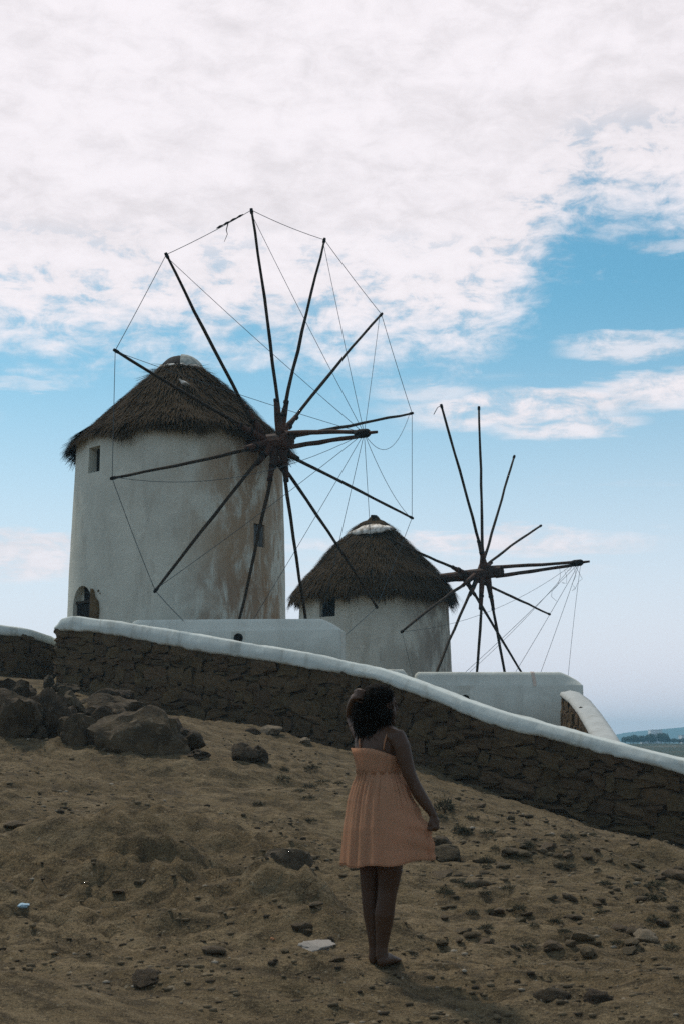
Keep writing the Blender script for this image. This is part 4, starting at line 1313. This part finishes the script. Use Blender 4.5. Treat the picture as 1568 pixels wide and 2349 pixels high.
# right hand: palm and fingers closed on the cloth
palm = [pb(992, 1872, -.17), pb(996, 1884, -.17), pb(996, 1894, -.172)]
body.tube(palm, [.024, .033, .030], 14, .62, True)
for i, (fx, fd_) in enumerate(((1004, -.150), (1001, -.165), (997, -.180), (993, -.192))):
    f0 = pb(fx - 4, 1889, fd_); f1 = pb(fx + 1, 1900, fd_ - .008); f2 = pb(fx - 6, 1907 - i * .6, fd_ - .012); f3 = pb(fx - 13, 1905 - i * .6, fd_ - .006)
    body.tube([f0, f1, f2, f3], [.0095, .009, .0085, .0075], 9, 1.0, True)
body.tube([pb(988, 1880, -.185), pb(983, 1892, -.192), pb(982, 1900, -.188)], [.011, .0095, .008], 9, 1.0, True)
# left arm, raised, hand laid on the hair
la_pts = [(842, 1692, .06), (829, 1692, .11), (820, 1676, .17), (811, 1657, .23), (806, 1641, .25), (806, 1628, .20), (808, 1615, .13), (811, 1605, .06), (812, 1601, .035)]
body.tube([pb(*q) for q in la_pts], [.046, .048, .043, .039, .037, .034, .029, .023, .022], 16, 1.0, True)
body.tube([pb(811, 1603, .045), pb(815, 1599, .015), pb(820, 1597, -.005)], [.023, .034, .030], 14, .6, True)
for i in range(4):
    oy = -9 + i * 6.0
    body.tube([pb(814 - i * .4, 1597 + oy, .005), pb(821 - i * .8, 1593 + oy, -.028), pb(829 - i * 1.0, 1594 + oy, -.046), pb(837 - i * 1.6, 1596.5 + oy, -.050)], [.0098, .0098, .009, .0075], 9, 1.0, True)
body.tube([pb(815, 1606, .01), pb(823, 1612, -.02), pb(831, 1613, -.03)], [.0115, .010, .008], 9, 1.0, True)
# head: skull, jaw, nose, lips, ear; turned right and slightly away
HC = pb(874, 1620, .005); fa = R(56); HF = Vector((math.sin(fa), math.cos(fa), 0)); HS = Vector((HF.y, -HF.x, 0))
def hp(f, s, u): return HC + HF * f + HS * s + UPV * u
def ellipsoid(mb, c, rf, rs_, ru, n=16, m=10):
    rg = []
    for i in range(m + 1):
        a_ = -math.pi / 2 + math.pi * (i + .001) / (m + .002)
        rg.append([c + HF * rf * math.cos(a_) * math.cos(2 * math.pi * k / n) + HS * rs_ * math.cos(a_) * math.sin(2 * math.pi * k / n) + UPV * ru * math.sin(a_) for k in range(n)])
    mb.rings(rg)
ellipsoid(body, hp(-.008, 0, .028), .094, .073, .088)
ellipsoid(body, hp(.035, 0, -.040), .056, .056, .072)
ellipsoid(body, hp(.070, 0, -.092), .022, .026, .020, 10, 8)
body.tube([hp(.086, 0, .020), hp(.096, 0, .002), hp(.108, 0, -.020), hp(.094, 0, -.030)], [.009, .010, .013, .010], 8, 1.0, True)
ellipsoid(body, hp(.088, 0, -.054), .013, .022, .007, 10, 8); ellipsoid(body, hp(.086, 0, -.066), .012, .019, .007, 10, 8)
for s_ in (-1, 1):
    ellipsoid(body, hp(-.004, s_ * .074, -.010), .020, .008, .030, 10, 8)
    ellipsoid(body, hp(.078, s_ * .030, .014), .012, .014, .009, 10, 8)
M_skin = mat_noise('skin', (.066, .030, .013), (.055, .025, .011), 8, 4, .55, .05, 60, spec=.35)
person_me = remeshed(body, 'person', .0052, 5, .5)
person = link('person', person_me, M_skin)
tag(person, 'person in peach sundress seen from behind, one hand on hair, one holding hem', 'person')
print('person verts', len(person_me.vertices))
# eyes
M_eye = mat_noise('eye', (.5, .5, .48), (.03, .02, .015), 30, 1, .3, 0)

# hair: a full dark bob gathered by the raised hand
hair = MB()
ellipsoid(hair, hp(-.022, 0, .040), .096, .086, .086, 20, 12)
hc = [((848, 1608, .01), .068), ((832, 1622, .02), .056), ((838, 1640, .01), .062), ((852, 1656, -.005), .064), ((846, 1674, 0), .056), ((868, 1664, -.02), .056), ((862, 1688, -.02), .045), ((836, 1684, .01), .040), ((876, 1640, -.03), .060), ((880, 1678, -.03), .036), ((824, 1648, .03), .042), ((818, 1632, .05), .036), ((826, 1668, .02), .040)]
for q, r_ in hc: ellipsoid(hair, pb(*q), r_, r_, r_ * 1.1, 14, 10)
def hair_fn(co, no):
    k = mnoise.fractal(co * 18, 1.0, 2.0, 3) * .007 + mnoise.noise(Vector((co.x * 70, co.y * 70, co.z * 14))) * .007
    return co + no * k
M_hair = mat_noise('hair', (.006, .0045, .003), (.012, .009, .006), 9, 6, .9, .6, 30, stretch=(6, 6, .8), spec=.08, bdist=.01)
hair_me = remeshed(hair, 'hair', .008, 6, .5, hair_fn)
hair_o = link('hair', hair_me, M_hair, person)
# loose locks along the outline
rng = np.random.default_rng(5); nv = len(hair_me.vertices); pick = rng.choice(nv, 1500)
Q = []
for i in pick:
    v = hair_me.vertices[int(i)]; co, no = v.co.copy(), v.normal.copy()
    dn = (Vector((0, 0, -1)) + no * .35 + Vector(rng.normal(size=3)) * .35); dn.normalize()
    sd_ = no.cross(dn).normalized() * .0016; L_ = rng.uniform(.02, .055)
    m1_ = co + dn * L_ * .5 + no * .006; e1 = co + dn * L_ + Vector(rng.normal(size=3)) * .006
    Q.append([co - sd_, co + sd_, m1_ + sd_, m1_ - sd_]); Q.append([m1_ - sd_, m1_ + sd_, e1 + sd_ * .3, e1 - sd_ * .3])
lk = link('locks', quads_mesh('locks', np.array([[list(p) for p in q] for q in Q])), M_hair, hair_o); tag(lk, kind='stuff')

# dress
def mat_dress():
    m = bpy.data.materials.new('peach_cotton'); m.use_nodes = True; nt = m.node_tree; gg = G(nt)
    for n in list(nt.nodes): nt.nodes.remove(n)
    co = gg.n('ShaderNodeTexCoord').outputs['Object']
    c = gg.mix(gg.smooth(gg.noise(co, 7, 5, .6), .35, .65), (.70, .42, .26), (.64, .385, .235))
    d = gg.n('ShaderNodeBsdfDiffuse'); t = gg.n('ShaderNodeBsdfTranslucent')
    bn = gg.n('ShaderNodeBump'); bn.inputs['Strength'].default_value = .25; bn.inputs['Distance'].default_value = .004
    gg.put(bn.inputs['Height'], gg.noise(gg.scalev(co, (60, 60, 14)), 3, 4, .6))
    for s_ in (d, t): gg.put(s_.inputs['Color'], c); gg.put(s_.inputs['Normal'], bn.outputs[0])
    mx = gg.n('ShaderNodeMixShader'); mx.inputs[0].default_value = .6
    nt.links.new(d.outputs[0], mx.inputs[1]); nt.links.new(t.outputs[0], mx.inputs[2])
    o = gg.n('ShaderNodeOutputMaterial'); nt.links.new(mx.outputs[0], o.inputs[0])
    return m


M_dress = mat_dress()
NS = 160
# bodice
rg = []
BD = [(870, 1777, .135, .107), (870, 1764, .137, .108), (870, 1745, .146, .112), (868, 1730, .156, .114), (866, 1718, .163, .114)]
for i, (x, y, a_, b_) in enumerate(BD):
    ring = ell_ring(pb(x, y), a_, b_, NS)
    row = []
    for k, p in enumerate(ring):
        an = 2 * math.pi * k / NS
        # the back edge dips towards the right arm, the front edge is a little higher
        q = Vector(p); t = i / 4
        q.z += t * (-.050 * max(0, math.cos(an)) ** 1.5 * (1 if math.sin(an) < .3 else .3) + .03 * max(0, math.sin(an)))
        n_ = .003 * math.sin(an * 23 + 3 * math.sin(an * 3)) * (1 - t)
        c = pb(x, y); d_ = Vector((q.x - c.x, q.y - c.y, 0)).normalized(); row.append(q + d_ * n_)
    rg.append(row)
bod = MB().rings(rg, False, False).build('dress', M_dress, person, True)
sol = bod.modifiers.new('t', 'SOLIDIFY'); sol.thickness = .003
# skirt: gathered at the seam, the right side pulled out by the hand
LEFT = [(0, 820, 1767), (.12, 812, 1795), (.3, 800, 1837), (.6, 790, 1901), (1, 784, 1986)]
RGT = [(0, 924, 1773), (.12, 929, 1800), (.22, 938, 1820), (.42, 960, 1862), (.585, 982, 1898), (.66, 989, 1913), (.82, 993, 1945), (1, 995, 1970)]
rg = []; NSK = 220; rows = 46
rnd = random.Random(8); ph = [rnd.uniform(0, 6.28) for _ in range(6)]
for i in range(rows + 1):
    t = i / rows
    lx, ly = np.interp(t, [q[0] for q in LEFT], [q[1] for q in LEFT]), np.interp(t, [q[0] for q in LEFT], [q[2] for q in LEFT])
    rx, ry = np.interp(t, [q[0] for q in RGT], [q[1] for q in RGT]), np.interp(t, [q[0] for q in RGT], [q[2] for q in RGT])
    bulge = .129 + .095 * t ** .9
    ring = []
    A = pb(lx, ly, .05 - .01 * t); B_ = pb(rx, ry, -.05 - .125 * min(1, t / .585))
    c = pb(868, (ly + ry) / 2, .0)
    mid = .5 - .12 * min(1, t / .6)      # centre of the body between the two silhouettes
    C0 = A + (B_ - A) * mid
    for k in range(NSK):
        an = 2 * math.pi * k / NSK; ca, sa = math.cos(an), math.sin(an)
        if ca >= 0:
            base = C0 + (B_ - C0) * ca
            pinch = 1 - .72 * (ca ** 2) * min(1, t / .5)
        else:
            base = C0 + (A - C0) * (-ca); pinch = 1
        back = Vector((.15, -1, 0)).normalized()
        fold = math.sin(an * 31 + ph[0] + 1.6 * math.sin(an * 5 + ph[1])) * .5 * math.exp(-t * 1.6) + math.sin(an * 47 + ph[2] + 2 * math.sin(an * 7)) * .35 * math.exp(-t * 3) + math.sin(an * 13 + ph[3] + t * 1.2 + 1.5 * math.sin(an * 3)) * .6 * (.3 + t)
        fa_ = .0045 + .006 * math.exp(-((t - .22) / .2) ** 2) + .006 * t
        rr_ = bulge * pinch
        p = base - back * (sa * rr_)
        rad = (Vector((p.x - C0.x, p.y - C0.y, 0))); rad = rad.normalized() if rad.length > 1e-6 else back
        # dragged folds running from the hip to the hand
        drag = .010 * math.sin((t - .585) * 30 - ca * 5) * max(0, ca) * min(1, t * 2) * max(0, 1 - abs(t - .5) * 1.6)
        p = p + rad * (fa_ * fold + drag)
        p.z += .006 * math.sin(an * 6 + ph[4]) * t
        w_b = max(0.0, 1 - t / .16); w_b = w_b * w_b * (3 - 2 * w_b)
        if w_b > 0:
            a2 = an + TH; ca2, sa2 = math.cos(a2), math.sin(a2)
            q = pb(870, 1772 + t * 200) + SR * (.132 * math.copysign(abs(ca2) ** (2 / 2.3), ca2)) + FW * (.104 * math.copysign(abs(sa2) ** (2 / 2.3), sa2))
            q += Vector((q.x - C0.x, q.y - C0.y, 0)).normalized() * fa_ * fold * (1 - w_b)
            p = p.lerp(q, w_b)
        ring.append(p)
    rg.append(ring)
sk_o = MB().rings(rg, False, False).build('skirt', M_dress, bod, True)
sol = sk_o.modifiers.new('t', 'SOLIDIFY'); sol.thickness = .0025
# seam band and hem band
for nm, idx, rad_ in (('waist_seam', 0, .0035), ('hem', rows, .003)):
    loop = [Vector(p) for p in rg[idx]]
    MB().tube(loop + [loop[0]], rad_, 6).build(nm, M_dress, bod, True)
# straps
M_strap = M_dress
MB().tube([pb(879, 1722, -.135), pb(881, 1704, -.128), pb(886, 1688, -.112), pb(893, 1677, -.085), pb(901, 1673, -.05), pb(904, 1684, .02), pb(897, 1712, .07)], .0065, 6, .5).build('strap', M_strap, bod, True)
MB().tube([pb(825, 1718, -.045), pb(823, 1704, -.035), pb(826, 1690, -.005), pb(833, 1680, .04), pb(840, 1690, .10), pb(846, 1714, .15)], .0065, 6, .5).build('strap', M_strap, bod, True)

# ------------------------------------------------------------------ the air
mh = bpy.data.materials.new('haze_air'); mh.use_nodes = True; nt = mh.node_tree
for n in list(nt.nodes): nt.nodes.remove(n)
vo = nt.nodes.new('ShaderNodeVolumePrincipled'); vo.inputs['Color'].default_value = (.40, .80, 1.0, 1); vo.inputs['Density'].default_value = .00050
oo = nt.nodes.new('ShaderNodeOutputMaterial'); nt.links.new(vo.outputs[0], oo.inputs['Volume'])
hb = MB().box((0, 0, 23), (2750, 2750, 31)).build('haze', mh); tag(hb, 'thin pale haze over the whole place', 'haze', kind='stuff')
